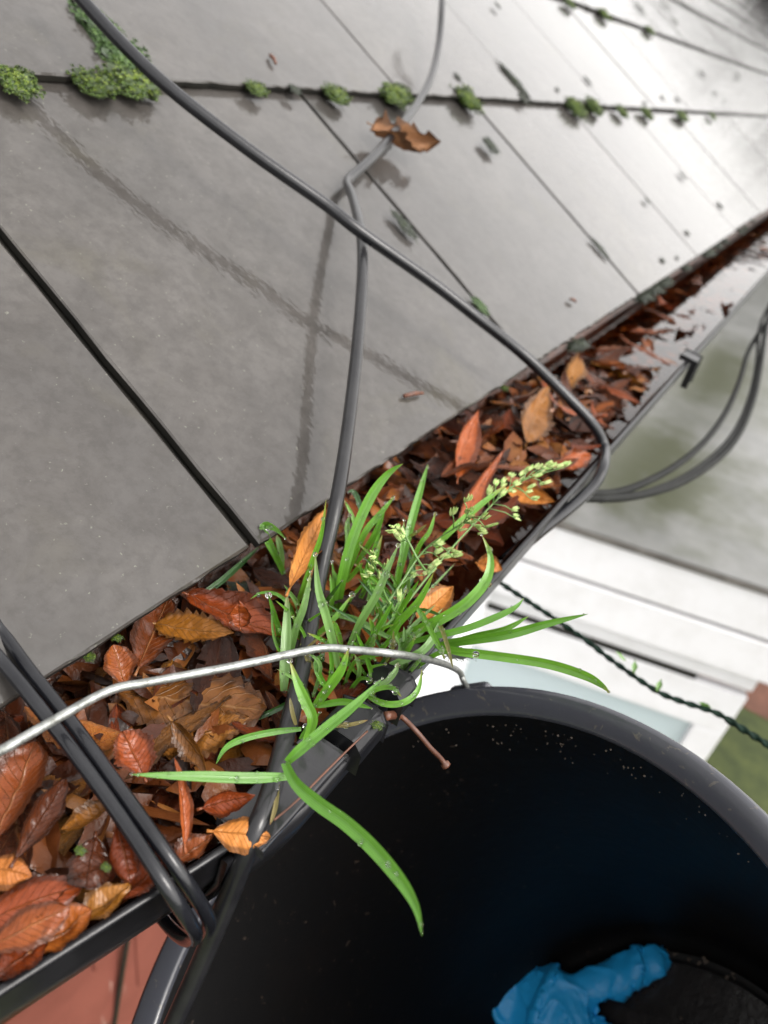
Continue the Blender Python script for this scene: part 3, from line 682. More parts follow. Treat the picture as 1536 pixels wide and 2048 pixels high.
cable('hanging_cable', [at_d(*q) for q in l2], .0032, M_cable_matte, 'outer lowest strand of the cable loop hanging outside the far gutter')
cable('hanging_cable', [at_d(*q) for q in l3], .0022, M_cable_matte, 'thin middle strand of the cable loop hanging outside the far gutter')
gc = [(960, 1128, .52), (990, 1158, .52), (1060, 1205, .52), (1150, 1265, .51), (1230, 1325, .50), (1310, 1380, .49), (1360, 1402, .485), (1430, 1425, .48), (1480, 1455, .475), (1560, 1505, .47)]
GP = smooth_pts(catmull([at_d(*q) for q in gc], 16), 1)
vs, fs, uv = tube(GP, [.0017 if i < len(GP) * .82 else .0021 for i in range(len(GP))], 12, True, 380)
cord = obj('twisted_cord', mesh('twisted_cord', vs, fs, M_cord.m, True, uv)); tag(cord, 'dark green twisted cord running from the gutter past the white window', 'cord')
for q in ((1238, 1312, .50), (1268, 1332, .495), (1318, 1370, .49), (1410, 1412, .48)):
    g = leaf_geo(.009, .005, int(q[0]), curl=.9, cross=.8, serr=0, nu=10, nv=4)
    obj('bud_leaf', mesh('bud_leaf', g[0], g[1], M_grass_pale.m, True, g[2]), cord, Matrix.Translation(at_d(*q)) @ Matrix.Rotation(q[0], 4, 'Z') @ Matrix.Rotation(.6, 4, 'Y'))
# small dangling wire down the tiled wall
cable('thin_wire', [V(-.290, .30, -.22), V(-.291, .25, -.6), V(-.291, .20, -1.0), V(-.290, .14, -1.5), V(-.29, .08, -2.0)], .0045, M_cable, 'thin dark wire running down the red tiled wall')

# ------------------------------------------------------------------ bucket
BC = V(.1538, -.0831, -.1118); th, ph = -.8011, -2.3363
AX = V(math.sin(th) * math.cos(ph), math.sin(th) * math.sin(ph), -math.cos(th)).normalized()     # into the bucket
bx_ = AX.orthogonal().normalized(); by_ = AX.cross(bx_)
BF = Matrix((bx_, by_, AX)).transposed().to_4x4(); BF = Matrix.Translation(BC) @ BF
bucket = empty('bucket', BC + AX * .285); bi = Matrix.Translation(-(BC + AX * .285)); bloc = bi
tag(bucket, 'black plastic bucket tilted against the gutter with a galvanised wire handle', 'bucket')
RO, RI, HB, RB = .1559, .1440, .2798, .1138
wall_p = [(RI, .006), (RI - .0005, .012), (.1425, .03), (.135, .10), (.124, .20), (RB + .002, HB - .012), (RB - .004, HB - .004), (RB - .010, HB + .000), (RB - .013, HB + .006), (RB - .030, HB + .005), (.02, HB + .004), (.0005, HB + .004),
          (.0005, HB + .007), (RB, HB + .008), (RB + .004, HB - .01), (.128, .20), (.1385, .10), (.147, .03), (.150, .012)]
vs, fs, uv = lathe(wall_p[::-1], 96, bi @ BF); body = obj('bucket_body', mesh('bucket_body', vs, fs, M_bucket.m, True, uv), bucket)
rim_p = [(RI, .0065), (RI + .0002, .0040), (RI + .0010, .0030), (RO - .003, -.0008), (RO - .0010, -.0006), (RO, .004), (RO, .022), (RO - .0025, .023), (RO - .003, .008), (RI + .003, .0085)]
vs, fs, uv = lathe(rim_p + [rim_p[0]], 128, bi @ BF); rim = obj('rim', mesh('rim', vs, fs, M_rim.m, True, uv), bucket)
vs, fs, uv = lathe([(RB - .011, HB - .003), (RB - .016, HB - .003), (RB - .017, HB + .005), (RB - .0105, HB + .005)], 96, bi @ BF); obj('base_ring', mesh('base_ring', vs, fs, M_bucket.m, True, uv), bucket)
M_base = Mat('wet_bucket_base'); v = M_base.coord(); M_base.color(M_base.ramp(M_base.noise(v, 45, 5, .65), [(.35, (.006, .006, .007)), (.7, (.030, .026, .026))])); M_base.set(Roughness=.25, Coat_Weight=.6, Coat_Roughness=.1); M_base.bump(M_base.noise(v, 160, 5, .6), .5, .001)
vs, fs, uv = lathe([(RB - .0165, HB + .0015), (.05, HB + .0022), (.0003, HB + .0025)], 72, bi @ BF); obj('base', mesh('base', vs, fs, M_base.m, True, uv), bucket)
def rim_angle(px, py):
    best = None
    for k in range(1440):
        a = 2 * math.pi * k / 1440; p = BF @ V(RO * math.cos(a), RO * math.sin(a), .006); c = MW.transposed() @ (p - CAM)
        if c.z < .02: continue
        d_ = (768 + F * c.x / c.z - px) ** 2 + (1024 + F * c.y / c.z - py) ** 2
        if best is None or d_ < best[0]: best = (d_, a)
    return best[1]
# little puddle and grit in the base
gv = []; rg = random.Random(4); la0 = rim_angle(1050, 1375); la1 = rim_angle(1330, 1460)
for k in range(230):
    a = rg.uniform(0, 6.28); hgt_ = HB + .0035 - (0 if k < 80 else .006); rr = (RB - .013) * math.sqrt(rg.random()) if k < 80 else RB - .012 + rg.uniform(-.004, .003)
    s = rg.uniform(.0005, .0016); 
    if k >= 160: hgt_ = .012 + abs(rg.gauss(0, 1)) * .016; a = rg.choice((la0, la0, la1, (la0 + la1) / 2)) + rg.gauss(0, .2); rr = (.1432 - (hgt_ - .01) * .09) - .0004; s = rg.uniform(.00012, .0004)
    c = bi @ (BF @ V(rr * math.cos(a), rr * math.sin(a), hgt_))
    ax_ = [V(rg.uniform(-1, 1), rg.uniform(-1, 1), rg.uniform(-1, 1)).normalized() for _ in range(1)][0]; u_ = ax_.orthogonal().normalized(); w_ = ax_.cross(u_)
    gv.append(boxv(c, s, s * rg.uniform(.5, 1), s * .6, (ax_, u_, w_)))
vs, fs, uv = merge(gv); M_grit = Mat('grit'); M_grit.set(Base_Color=(.11, .085, .065), Roughness=.6)
tag(obj('grit', mesh('grit', vs, fs, M_grit.m, False), bucket), kind='stuff')
# handle: first lug on the rim where the photograph shows it
la = rim_angle(928, 1372)
L1 = BF @ V((RO + .002) * math.cos(la), (RO + .002) * math.sin(la), .012); L2 = BF @ V((RO + .002) * math.cos(la + math.pi), (RO + .002) * math.sin(la + math.pi), .012)
dL = -(MW.transposed() @ (L1 - CAM)).z
depL = -dL
hp = [L1, at_d(927, 1362, depL * .99), at_d(918, 1343, depL * .975), Z(880, 1325, L1.z * .35 + .004), Z(800, 1309, .004), Z(700, 1299, .006), Z(648, 1296, .006),
      Z(590, 1306, .007), Z(480, 1330, .008), Z(300, 1364, .010), Z(222, 1380, .011), Z(130, 1428, .012), Z(0, 1503, .014), Z(-120, 1575, .014)]
print('L1', L1, L2)
e = hp[-1]; q = L2 - e
hp += [e + q * .25 + V(-.05, -.05, 0), e + q * .6 + V(-.055, -.06, -.02), e + q * .9 + V(-.02, -.03, -.01), L2]
P = smooth_pts(catmull(hp, 8), 2); vs, fs, uv = tube([bi @ p for p in P], .0014, 12); hd = obj('handle', mesh('handle', vs, fs, M_steel.m, True, uv), bucket)
for a in (la, la + math.pi):
    c = bi @ (BF @ V((RO + .003) * math.cos(a), (RO + .003) * math.sin(a), .018)); rad_ = (BF.to_3x3() @ V(math.cos(a), math.sin(a), 0)); tan_ = AX.cross(rad_)
    o = obj('lug', mesh('lug', *boxv(c, .004, .011, .010, (rad_, tan_, AX)), M_rim.m, False), bucket); bevel(o, .003, 3)

# blue glove in the bottom of the bucket
base_pt = BC + AX * (HB + .003)
def on_base(px, py, up=0.0): return on_plane(px, py, base_pt - AX * up, AX)
def blob_glove():
    vs_all = []
    bm = bmesh.new()
    def ell(c, ax, sx, sy, sz):
        m4 = Matrix.Translation(c) @ Matrix((ax[0], ax[1], ax[2])).transposed().to_4x4() @ Matrix.Diagonal((sx, sy, sz, 1))
        bmesh.ops.create_icosphere(bm, subdivisions=3, radius=1, matrix=m4)
    U = -AX
    def chain(pts, r0, r1, flat=.6):
        for i in range(len(pts) - 1):
            a, b = pts[i], pts[i + 1]; d_ = (b - a); x_ = d_.normalized(); y_ = U.cross(x_).normalized(); z_ = x_.cross(y_)
            n = max(2, int(d_.length / (r0 * .45)))
            for k in range(n + 1):
                t = (i + k / n) / (len(pts) - 1); r_ = r0 + (r1 - r0) * t
                ell(a.lerp(b, k / n), (x_, y_, z_), r_, r_, r_ * flat)
    B = on_base
    fing = [B(1130, 1995, .016), B(1190, 1968, .014), B(1240, 1950, .012), B(1305, 1928, .009)]
    chain(fing, .0125, .0105, .62)
    pc = B(1085, 2035, .016); x_ = (B(1130, 2060, .01) - B(990, 2000, .01)).normalized(); y_ = U.cross(x_).normalized()
    ell(pc, (x_, y_, U), .036, .030, .015)
    ell(B(1015, 2000, .02), (x_, y_, U), .012, .020, .014)
    ell(B(1060, 1985, .018), (x_, y_, U), .022, .012, .011)
    ell(B(1130, 1990, .016), (x_, y_, U), .018, .014, .010)
    chain([B(1000, 2010, .02), B(975, 2060, .02), B(985, 2130, .015)], .012, .010, .7)
    chain([B(1180, 2060, .012), B(1260, 2110, .01), B(1330, 2150, .009)], .011, .009, .6)
    chain([B(1150, 2110, .012), B(1200, 2190, .01), B(1240, 2250, .009)], .011, .009, .6)
    chain([B(1080, 2100, .014), B(1090, 2190, .012), B(1110, 2270, .010)], .011, .009, .6)
    me = bpy.data.meshes.new('glove_raw'); bm.to_mesh(me); bm.free()
    o = bpy.data.objects.new('tmp', me); col.objects.link(o)
    rm = o.modifiers.new('r', 'REMESH'); rm.mode = 'VOXEL'; rm.voxel_size = .0016
    sm = o.modifiers.new('s', 'SMOOTH'); sm.iterations = 6; sm.factor = .5
    dg = bpy.context.evaluated_depsgraph_get(); res = bpy.data.meshes.new_from_object(o.evaluated_get(dg))
    bpy.data.objects.remove(o)
    res.name = 'nitrile_glove'
    for v in res.vertices:                                   # crumple folds
        p = v.co * 25
        k = 1 - abs(noise.noise(p + V(3, 1, 7))) * 2.2; k2 = 1 - abs(noise.noise(p * 2.1)) * 2.0
        h = (max(0, k) ** 3 * .0065 + max(0, k2) ** 4 * .0022 - .0024)
        n_ = v.normal; v.co = v.co + n_ * h
    res.materials.clear(); res.materials.append(M_glove.m)
    res.polygons.foreach_set('use_smooth', [True] * len(res.polygons))
    return res
glove = obj('nitrile_glove', blob_glove()); tag(glove, 'crumpled blue nitrile glove lying in the bottom of the bucket', 'glove')

# stalk hanging over the bucket
pts = [Z(772, 1432, -.016), at_d(800, 1432, .285), at_d(832, 1462, .285), at_d(862, 1497, .287), at_d(880, 1515, .289), at_d(893, 1532, .29)]
P = catmull(pts, 6); vs, fs, uv = tube(P, [.0010 + (.0009 if i > len(P) - 4 else 0) + (.0007 if i < 5 else 0) for i in range(len(P))], 8)
stalk = obj('leaf_stalk', mesh('leaf_stalk', vs, fs, M_twig.m)); tag(stalk, 'red brown leaf stalk lying over the bucket rim', 'twig')
vs, fs, uv = tube([at_d(800, 1432, .285), at_d(790, 1443, .284), at_d(783, 1446, .283)], [.0009, .0008, .0005], 6); obj('side_spur', mesh('side_spur', vs, fs, M_twig.m), stalk)
pts = [Z(548, 1640, -.010), Z(590, 1605, -.011), Z(640, 1555, -.0112), Z(690, 1505, -.0115), Z(735, 1462, -.011)]
vs, fs, uv = tube(smooth_pts(catmull(pts, 6)), .00035, 6); tag(obj('dry_straw', mesh('dry_straw', vs, fs, M_twig.m)), 'thin dry straw along the edge of the gutter joint', 'straw')
for (a, b, lab) in (((808, 792), (846, 786), 'short pinkish twig on the slate near the eave'), ((1140, 598), (1152, 604), 'tiny dark twig on the slates near the far gutter'), ((540, 110), (552, 128), 'small dark speck of bark on the upper slate')):
    A, Bp = at_roof(*a, .0015), at_roof(*b, .002)
    vs, fs, uv = tube([A, A.lerp(Bp, .5) + NR * .001, Bp], [.0012, .0014, .0009], 6); tag(obj('twig', mesh('twig', vs, fs, M_twig.m)), lab, 'twig')

# ------------------------------------------------------------------ grass
tuft = empty('grass_tuft', at_z(680, 1320, -.025)); ti = Matrix.Translation(-tuft.location)
tag(tuft, 'bright green grass tuft with seed heads growing in the gutter beside the bucket', 'grass')
BL = []      # sampled blade points for drops
def blade(pts, wpx, mat=M_grass, z=(-.02, .03), bend=.0, name='grass_blade', chan=.35, droop=0):
    """pts root -> tip in photo pixels; heights run from z[0] to z[1]"""
    n = len(pts); W = []
    tot = [0]
    for i in range(1, n): tot.append(tot[-1] + math.hypot(pts[i][0] - pts[i-1][0], pts[i][1] - pts[i-1][1]))
    for i, q in enumerate(pts):
        t = tot[i] / tot[-1]
        zz = q[2] if len(q) > 2 else z[0] + (z[1] - z[0]) * (t ** .8)
        W.append(at_z(q[0], q[1], zz))
    P = smooth_pts(catmull(W, 7), 1); N_ = len(P)
    mid_d = sum((MW.transposed() @ (p - CAM)).z for p in P) / N_
    wid = wpx * mid_d / F * .80
    vs, fs, uv = [], [], []
    tw = rnd.uniform(-.35, .35) + bend
    for i, p in enumerate(P):
        t = (P[min(i + 1, N_ - 1)] - P[max(i - 1, 0)]).normalized(); u = i / (N_ - 1)
        view = (CAM - p).normalized(); side = t.cross(view)
        if side.length < 1e-4: side = t.orthogonal()
        side.normalize(); nn = side.cross(t).normalized()
        a = tw * math.sin(u * 3.0); side, nn = side * math.cos(a) + nn * math.sin(a), nn * math.cos(a) - side * math.sin(a)
        prof = (.62 + .38 * min(1, u * 4)) * (1 if u < .55 else max(.03, 1 - ((u - .55) / .45) ** 1.8)); hw = wid / 2 * prof
        for k in range(7):
            v_ = k / 3 - 1
            vs.append(p + side * v_ * hw + nn * (abs(v_) * chan * hw - (.18 * hw if k == 3 else 0))); uv.append((u, k / 6))
        BL.append((p, side * hw, nn))
    for i in range(N_ - 1):
        for k in range(6): a = i * 7 + k; fs.append((a, a + 1, a + 8, a + 7))
    vs = [ti @ v for v in vs]
    return obj(name, mesh(name, vs, fs, mat.m, True, uv), tuft)
def z7(*p): return [(400 + a / 3.072, 900 + b / 3.072) for a, b in p]
G, GP_, GD, GY = M_grass, M_grass_pale, M_grass_dark, M_grass_dry
blade(z7((590, 960), (630, 860), (690, 680), (745, 520), (775, 305)), 14, G, (-.02, .035))
blade(z7((845, 990), (870, 800), (930, 560), (1040, 300), (1150, 150), (1248, 84)), 26, G, (-.02, .045))
blade(z7((1190, 900), (1270, 560), (1340, 300), (1400, 88)), 20, G, (-.02, .02))
blade(z7((1230, 880), (1340, 600), (1410, 500), (1447, 380)), 12, G, (-.02, .02))
blade(z7((890, 800), (1000, 530), (1100, 400), (1195, 285)), 16, G, (-.02, .02))
blade(z7((960, 700), (1050, 560), (1100, 460), (1142, 325)), 15, G, (-.02, .015))
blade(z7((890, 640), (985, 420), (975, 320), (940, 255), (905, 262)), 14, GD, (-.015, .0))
blade(z7((890, 700), (910, 560), (905, 470), (920, 400)), 15, GP_, (-.015, .01))
blade(z7((960, 560), (940, 420), (885, 305)), 10, G, (-.015, .0))
blade(z7((515, 760), (460, 640), (410, 545), (388, 490), (410, 462), (470, 490), (525, 545)), 20, G, (-.02, .012))
blade(z7((505, 720), (490, 600), (470, 520)), 16, GP_, (-.02, -.005))
blade(z7((580, 1060), (560, 970), (500, 905), (440, 878), (370, 880), (310, 915)), 9, G, (-.015, .005))
blade(z7((490, 1200), (470, 1060), (420, 890)), 13, G, (-.02, .004))
blade(z7((515, 1480), (525, 1300), (535, 1100), (535, 870)), 26, GP_, (-.018, .006))
blade(z7((550, 1290), (580, 1120), (640, 950), (682, 745)), 19, GP_, (-.018, .018))
blade(z7((850, 1340), (815, 1180), (770, 1010), (725, 850), (708, 640)), 22, GP_, (-.016, .030))
blade(z7((795, 1010), (815, 900), (800, 760)), 12, G, (-.018, .0))
blade(z7((820, 960), (850, 820), (820, 735)), 10, G, (-.018, -.002))
blade(z7((910, 1225), (985, 1060), (1085, 890), (1150, 740), (1218, 585)), 20, GP_, (-.012, .035))
blade(z7((1140, 1150), (1250, 1030), (1350, 920), (1435, 755)), 19, G, (-.015, .025))
blade(z7((1180, 1080), (1250, 960), (1345, 800)), 14, G, (-.015, .02))
blade(z7((1005, 1230), (1100, 1080), (1190, 925)), 13, G, (-.015, .015))
blade(z7((800, 1005), (950, 1040), (1080, 1110), (1235, 1190)), 16, GP_, (-.015, -.005))
blade(z7((1330, 960), (1400, 1080), (1460, 1180), (1505, 1290)), 15, G, (-.005, -.012))
blade(z7((660, 1250), (700, 1150), (760, 1120)), 9, G, (-.02, -.01))
blade(z7((870, 1200), (840, 1100), (815, 1050)), 13, G, (-.018, -.002))
blade(z7((1000, 800), (1060, 640), (1110, 490)), 13, G, (-.018, .01))
blade(z7((990, 910), (1040, 780), (1080, 660), (1120, 520)), 14, G, (-.018, .012))
blade(z7((1200, 880), (1230, 700), (1240, 600), (1255, 430)), 11, G, (-.018, .01))
blade(z7((900, 810), (960, 740), (1000, 690)), 12, G, (-.018, -.004))
blade(z7((1290, 530), (1340, 500), (1395, 455)), 8, GY, (.002, .012))
# long blade curving up right, then the right-hand fan
blade([(800, 1272), (840, 1257), (884, 1237), (936, 1203), (973, 1159), (981, 1114), (964, 1070)], 26, G, (-.016, .03))
blade([(800, 1290), (870, 1272), (930, 1258), (990, 1235), (1030, 1215), (1047, 1197)], 17, G, (-.014, .018))
blade([(890, 1290), (950, 1272), (1010, 1258), (1058, 1232)], 17, G, (-.012, .014))
blade([(880, 1292), (910, 1284), (1010, 1270), (1095, 1247), (1176, 1228)], 23, G, (-.012, .028))
blade([(870, 1290), (913, 1302), (993, 1312), (1093, 1327), (1168, 1350), (1203, 1370), (1219, 1386)], 24, G, (-.010, .018))
blade([(872, 1235), (885, 1262), (897, 1300), (906, 1337)], 11, GY, (-.004, .010))
blade([(845, 1225), (862, 1262), (876, 1290), (890, 1318)], 12, G, (-.004, .008))
blade([(780, 1330), (840, 1305), (870, 1270), (880, 1240)], 20, GP_, (-.014, .0))
# front blades over the joint and bucket
blade([(574, 1524), (600, 1500), (654, 1455), (712, 1408), (765, 1357)], 27, G, (-.004, .018), name='grass_blade')
blade([(570, 1526), (592, 1568), (640, 1610), (690, 1645), (745, 1695), (800, 1760), (832, 1815), (844, 1872)], 36, G, (-.004, .012))
blade([(578, 1553), (500, 1556), (400, 1553), (262, 1549)], 27, G, (-.006, .004), chan=.2)
blade([(602, 1458), (545, 1464), (490, 1476), (452, 1495), (432, 1528)], 17, G, (-.010, -.004))
blade([(612, 1482), (626, 1440), (612, 1404), (596, 1368), (580, 1322)], 27, G, (-.010, .012))
blade([(630, 1412), (652, 1382), (682, 1340), (697, 1298)], 24, G, (-.012, .014))
blade([(655, 1378), (637, 1348), (634, 1322), (650, 1306)], 15, G, (-.014, .0))
blade([(730, 1388), (767, 1407), (808, 1405), (836, 1380), (844, 1338)], 16, G, (-.012, .0))
blade([(740, 1380), (770, 1366), (790, 1345), (797, 1325)], 15, GP_, (-.012, -.002))
blade([(720, 1395), (756, 1378), (785, 1376), (803, 1394)], 12, G, (-.012, .0))
blade([(636, 1412), (688, 1403), (744, 1417)], 17, G, (-.014, -.004))
blade([(668, 1453), (705, 1449), (736, 1440)], 10, GY, (-.012, -.006))
blade([(592, 1450), (584, 1423), (580, 1395)], 11, GY, (-.012, -.004))
blade([(556, 1570), (551, 1614), (540, 1650)], 12, GY, (-.010, -.010))
blade([(600, 1478), (620, 1450), (640, 1425)], 11, G, (-.012, -.002))
blade([(742, 1355), (742, 1335), (772, 1328)], 8, G, (-.012, -.002))
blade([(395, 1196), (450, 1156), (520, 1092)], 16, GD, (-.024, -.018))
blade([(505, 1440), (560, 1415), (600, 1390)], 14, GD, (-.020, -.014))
rg = random.Random(21)
for k in range(64):
    bx0, by0 = rg.uniform(585, 830), rg.uniform(1230, 1420) - 0
    by0 = by0 - (bx0 - 600) * .28
    a = rg.uniform(-2.3, -.5); L = rg.uniform(50, 150)
    p = [(bx0, by0), (bx0 + L * .5 * math.cos(a), by0 + L * .5 * math.sin(a)), (bx0 + L * math.cos(a + rg.uniform(-.5, .5)), by0 + L * math.sin(a + rg.uniform(-.4, .6)))]
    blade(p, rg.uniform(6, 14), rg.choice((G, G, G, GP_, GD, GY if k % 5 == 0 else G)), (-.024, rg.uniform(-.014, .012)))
# seed heads
def spike_mesh():
    parts = []
    for (dx, dy, a) in ((0, 0, 0), (.0002, .0006, .25), (.0002, -.0006, -.25), (.001, .0003, .12)):
        prof = [(0.00001, 0), (.00055, .0012), (.00062, .0022), (.00035, .0036), (.00001, .0046)]
        m4 = Matrix.Translation((dx, dy, 0)) @ Matrix.Rotation(a, 4, 'X') @ Matrix.Rotation(.15 * (1 if dx else -1), 4, 'Y')
        v, f_, u = lathe(prof, 6, m4); parts.append((v, f_, u))
    v, f_, u = merge(parts); return mesh('spikelet', v, f_, M_spike.m, True, u)
SP = spike_mesh()
def panicle(stem, spikes, z0, z1):
    W = []
    n = len(stem)
    for i, q in enumerate(stem): W.append(at_z(q[0], q[1], z0 + (z1 - z0) * i / (n - 1)))
    P = catmull(W, 6); vs, fs, uv = tube([ti @ p for p in P], [.00055 * (1 - .6 * i / len(P)) for i in range(len(P))], 6)
    st = obj('seed_stem', mesh('seed_stem', vs, fs, M_grass_pale.m, True, uv), tuft)
    br = []
    for (x, y) in spikes:
        # nearest stem sample gives the depth, branch joins it
        best = min(P, key=lambda p: (lambda c: (768 + F * c.x / c.z - x) ** 2 + (1024 + F * c.y / c.z - y) ** 2)(MW.transposed() @ (p - CAM)))
        dep = (MW.transposed() @ (best - CAM)).z + rg.uniform(-.006, .006)
        p = at_d(x, y, dep); i = P.index(best); ax_ = (p - P[max(0, i - 3)]).normalized()
        ax_ = (ax_ + (P[min(len(P) - 1, i + 1)] - P[max(0, i - 1)]).normalized() * .8 + V(rg.uniform(-1, 1), rg.uniform(-1, 1), rg.uniform(-1, 1)) * .35).normalized()
        br.append(tube([ti @ P[max(0, i - 2)], ti @ (P[max(0, i - 2)].lerp(p, .6) + V(0, 0, .001)), ti @ p], .00022, 5))
        for q in range(2):
            m4 = Matrix.Translation(ti @ (p + V(rg.uniform(-1, 1), rg.uniform(-1, 1), rg.uniform(-1, 1)) *   .0016 * q)) @ ax_.to_track_quat('Z', 'Y').to_matrix().to_4x4() @ Matrix.Rotation(rg.uniform(-.4, .4), 4, 'X') @ Matrix.Diagonal((.75, .75, rg.uniform(.75, 1.1), 1))
            obj('spikelet', SP, st, m4)
    vs, fs, uv = merge(br); obj('seed_branch', mesh('seed_branch', vs, fs, M_grass_pale.m), st)
def z5(*p): return [(780 + a / 3.84, 880 + b / 3.84) for a, b in p]
panicle([(760, 1262), (800, 1222), (850, 1160), (900, 1100), (960, 1035), (1010, 985), (1060, 955), (1128, 935)],
        z5((1345, 205), (1275, 215), (1210, 210), (1185, 225), (1125, 230), (1150, 245), (1060, 240), (1090, 280), (1180, 340), (1075, 450), (1040, 410), (930, 290), (1000, 320), (960, 350), (810, 360), (855, 365), (750, 420), (850, 440), (920, 400), (940, 540), (960, 600)), -.012, .032)
panicle([(740, 1250), (790, 1185), (840, 1110), (880, 1075), (920, 1050), (950, 1030)],
        z5((480, 575), (570, 475), (585, 545), (600, 590), (540, 640), (640, 660), (720, 610), (730, 670), (520, 690), (680, 690), (600, 640), (350, 820), (430, 840), (480, 900), (340, 870), (380, 910), (340, 970), (260, 1040), (170, 1060), (300, 1000)), -.012, .034)
panicle([(790, 1225), (770, 1190), (758, 1150), (745, 1125), (748, 1108)],
        [(745, 1110), (752, 1125), (742, 1138), (770, 1132), (738, 1152), (760, 1158), (782, 1208), (800, 1205)], -.010, .03)
panicle([(850, 1140), (835, 1118), (815, 1080), (800, 1062), (788, 1056)], z5((40, 685), (20, 665), (70, 705), (120, 745), (90, 780)), .008, .03)
blade([(870, 1095), (905, 1058), (960, 1010), (1015, 968)], 17, M_grass, (.0, .028))
# water drops on the blades
dv = []
ico = [V(0, 0, 1)] + [V(math.cos(a) * .894, math.sin(a) * .894, .447) for a in [i * 1.2566 for i in range(5)]] + [V(math.cos(a) * .894, math.sin(a) * .894, -.447) for a in [i * 1.2566 + .628 for i in range(5)]] + [V(0, 0, -1)]
dbm = bmesh.new()
for k in range(760):
    p, s_, n_ = rg.choice(BL); r_ = rg.choice((.00035, .0005, .00065, .0009)) if rg.random() < .95 else .0013
    c = ti @ (p + s_ * rg.uniform(-.9, .9) + n_ * (.35 * s_.length * .5 + r_ * .3))
    bmesh.ops.create_icosphere(dbm, subdivisions=1 if r_ < .0009 else 2, radius=r_, matrix=Matrix.Translation(c))
me = bpy.data.meshes.new('water_drops'); dbm.to_mesh(me); dbm.free(); me.materials.append(M_drop.m); me.polygons.foreach_set('use_smooth', [True] * len(me.polygons))
tag(obj('water_drops', me, tuft), kind='stuff')

# ------------------------------------------------------------------ moss
def moss_mesh(seed, mat, n=950, flat=.62, spike=.26):
    r = random.Random(seed); bm = bmesh.new(); bmesh.ops.create_icosphere(bm, subdivisions=3, radius=1)
    for v in bm.verts:
        d_ = v.co.normalized(); k = 1 + .75 * noise.noise(d_ * 1.9 + V(seed, 0, 0)) + .18 * noise.noise(d_ * 4 + V(0, seed, 0)); k *= .78 + .5 * max(0, noise.noise(d_ * 2.6 + V(seed * 3, 2, 1))); v.co = V(d_.x * k, d_.y * k, d_.z * k * flat)
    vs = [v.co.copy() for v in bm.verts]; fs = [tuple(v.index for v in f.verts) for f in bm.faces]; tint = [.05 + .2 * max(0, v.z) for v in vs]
    bm.free(); base = list(vs)
    for k in range(n):
        b = r.choice(base)
        if b.z < -.25: continue
        d_ = (b.normalized() + V(r.uniform(-1, 1), r.uniform(-1, 1), r.uniform(-.2, 1)) * .5).normalized(); L = spike * r.uniform(.35, 1.4); s = d_.orthogonal().normalized()
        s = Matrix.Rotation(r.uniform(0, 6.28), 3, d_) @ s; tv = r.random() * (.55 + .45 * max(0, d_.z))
        # little star of leaves at each shoot tip
        tipp = b + d_ * L; o = len(vs)
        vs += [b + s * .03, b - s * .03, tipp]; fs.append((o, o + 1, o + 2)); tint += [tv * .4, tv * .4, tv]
        for q in range(4):
            e = Matrix.Rotation(q * 1.57 + r.random(), 3, d_) @ s; o = len(vs); c = b + d_ * L * .7
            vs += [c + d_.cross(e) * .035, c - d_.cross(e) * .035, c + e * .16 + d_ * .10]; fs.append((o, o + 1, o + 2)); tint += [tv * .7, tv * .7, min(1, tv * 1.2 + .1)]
    me = mesh('moss', vs, fs, mat.m, False); at = me.attributes.new('tint', 'FLOAT', 'POINT'); at.data.foreach_set('value', tint); return me
MS = {'g': [moss_mesh(i, M_moss) for i in range(3)], 'd': [moss_mesh(10 + i, M_moss_dark, 300, .5) for i in range(2)], 'p': [moss_mesh(20 + i, M_moss_pale, 900, .55) for i in range(2)]}
rm_ = random.Random(3)
def moss(px, py, w, h, kind, label, ang=0.0, plane='roof', zz=0, hh=None, group='moss clumps along the slate courses'):
    """w along / h across in photo pixels"""
    p = at_roof(px, py, .001) if plane == 'roof' else at_z(px, py, zz)
    dep = (MW.transposed() @ (p - CAM)).z; sx, sy = w / 2 * dep / F, h / 2 * dep / F
    fr_ = Matrix((YW, UPS, NR)).transposed().to_4x4() if plane == 'roof' else Matrix.Identity(4)
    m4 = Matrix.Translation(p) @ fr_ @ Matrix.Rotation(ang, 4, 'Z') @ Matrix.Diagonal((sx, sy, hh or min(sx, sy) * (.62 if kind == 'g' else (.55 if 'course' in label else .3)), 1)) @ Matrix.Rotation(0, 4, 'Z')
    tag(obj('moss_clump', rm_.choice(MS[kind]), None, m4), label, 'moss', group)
# direction of the roof axes on the picture near the course line: along = right, upslope = up-left
moss(38, 165, 75, 70, 'g', 'moss tuft at the far left end of the slate course')
moss(192, 168, 80, 62, 'g', 'yellow green moss tuft left of the big moss wedge')
moss(268, 165, 110, 75, 'g', 'thick moss cushion where the upper cable crosses the slate course')
moss(212, 66, 84, 135, 'p', 'pale moss wedge filling the slate joint beside the upper cable', 0, hh=.006)
moss(248, 118, 105, 105, 'p', 'pale moss strip above the thick moss cushion', 0, hh=.007)
moss(178, 18, 26, 80, 'p', 'narrow end of the pale moss strip at the top border', 0, hh=.004)
moss(515, 178, 46, 34, 'g', 'small moss tuft under the slate course, second from the upper cable')
moss(590, 178, 28, 26, 'd', 'tiny dark moss bit at the slate joint')
moss(675, 190, 58, 44, 'g', 'mid sized moss tuft left of the thin cable')
moss(795, 190, 92, 52, 'g', 'wide moss tuft beneath the thin cable')
moss(938, 200, 58, 54, 'g', 'round moss cushion just right of the thin cable')
moss(1045, 195, 22, 26, 'd', 'dark moss bit below the mossy slate joint')
moss(1028, 160, 26, 90, 'd', 'dark moss filling a slate joint above the course', 0)
moss(1152, 216, 50, 46, 'g', 'left one of two touching far moss cushions')
moss(1188, 214, 40, 40, 'g', 'right one of two touching far moss cushions')
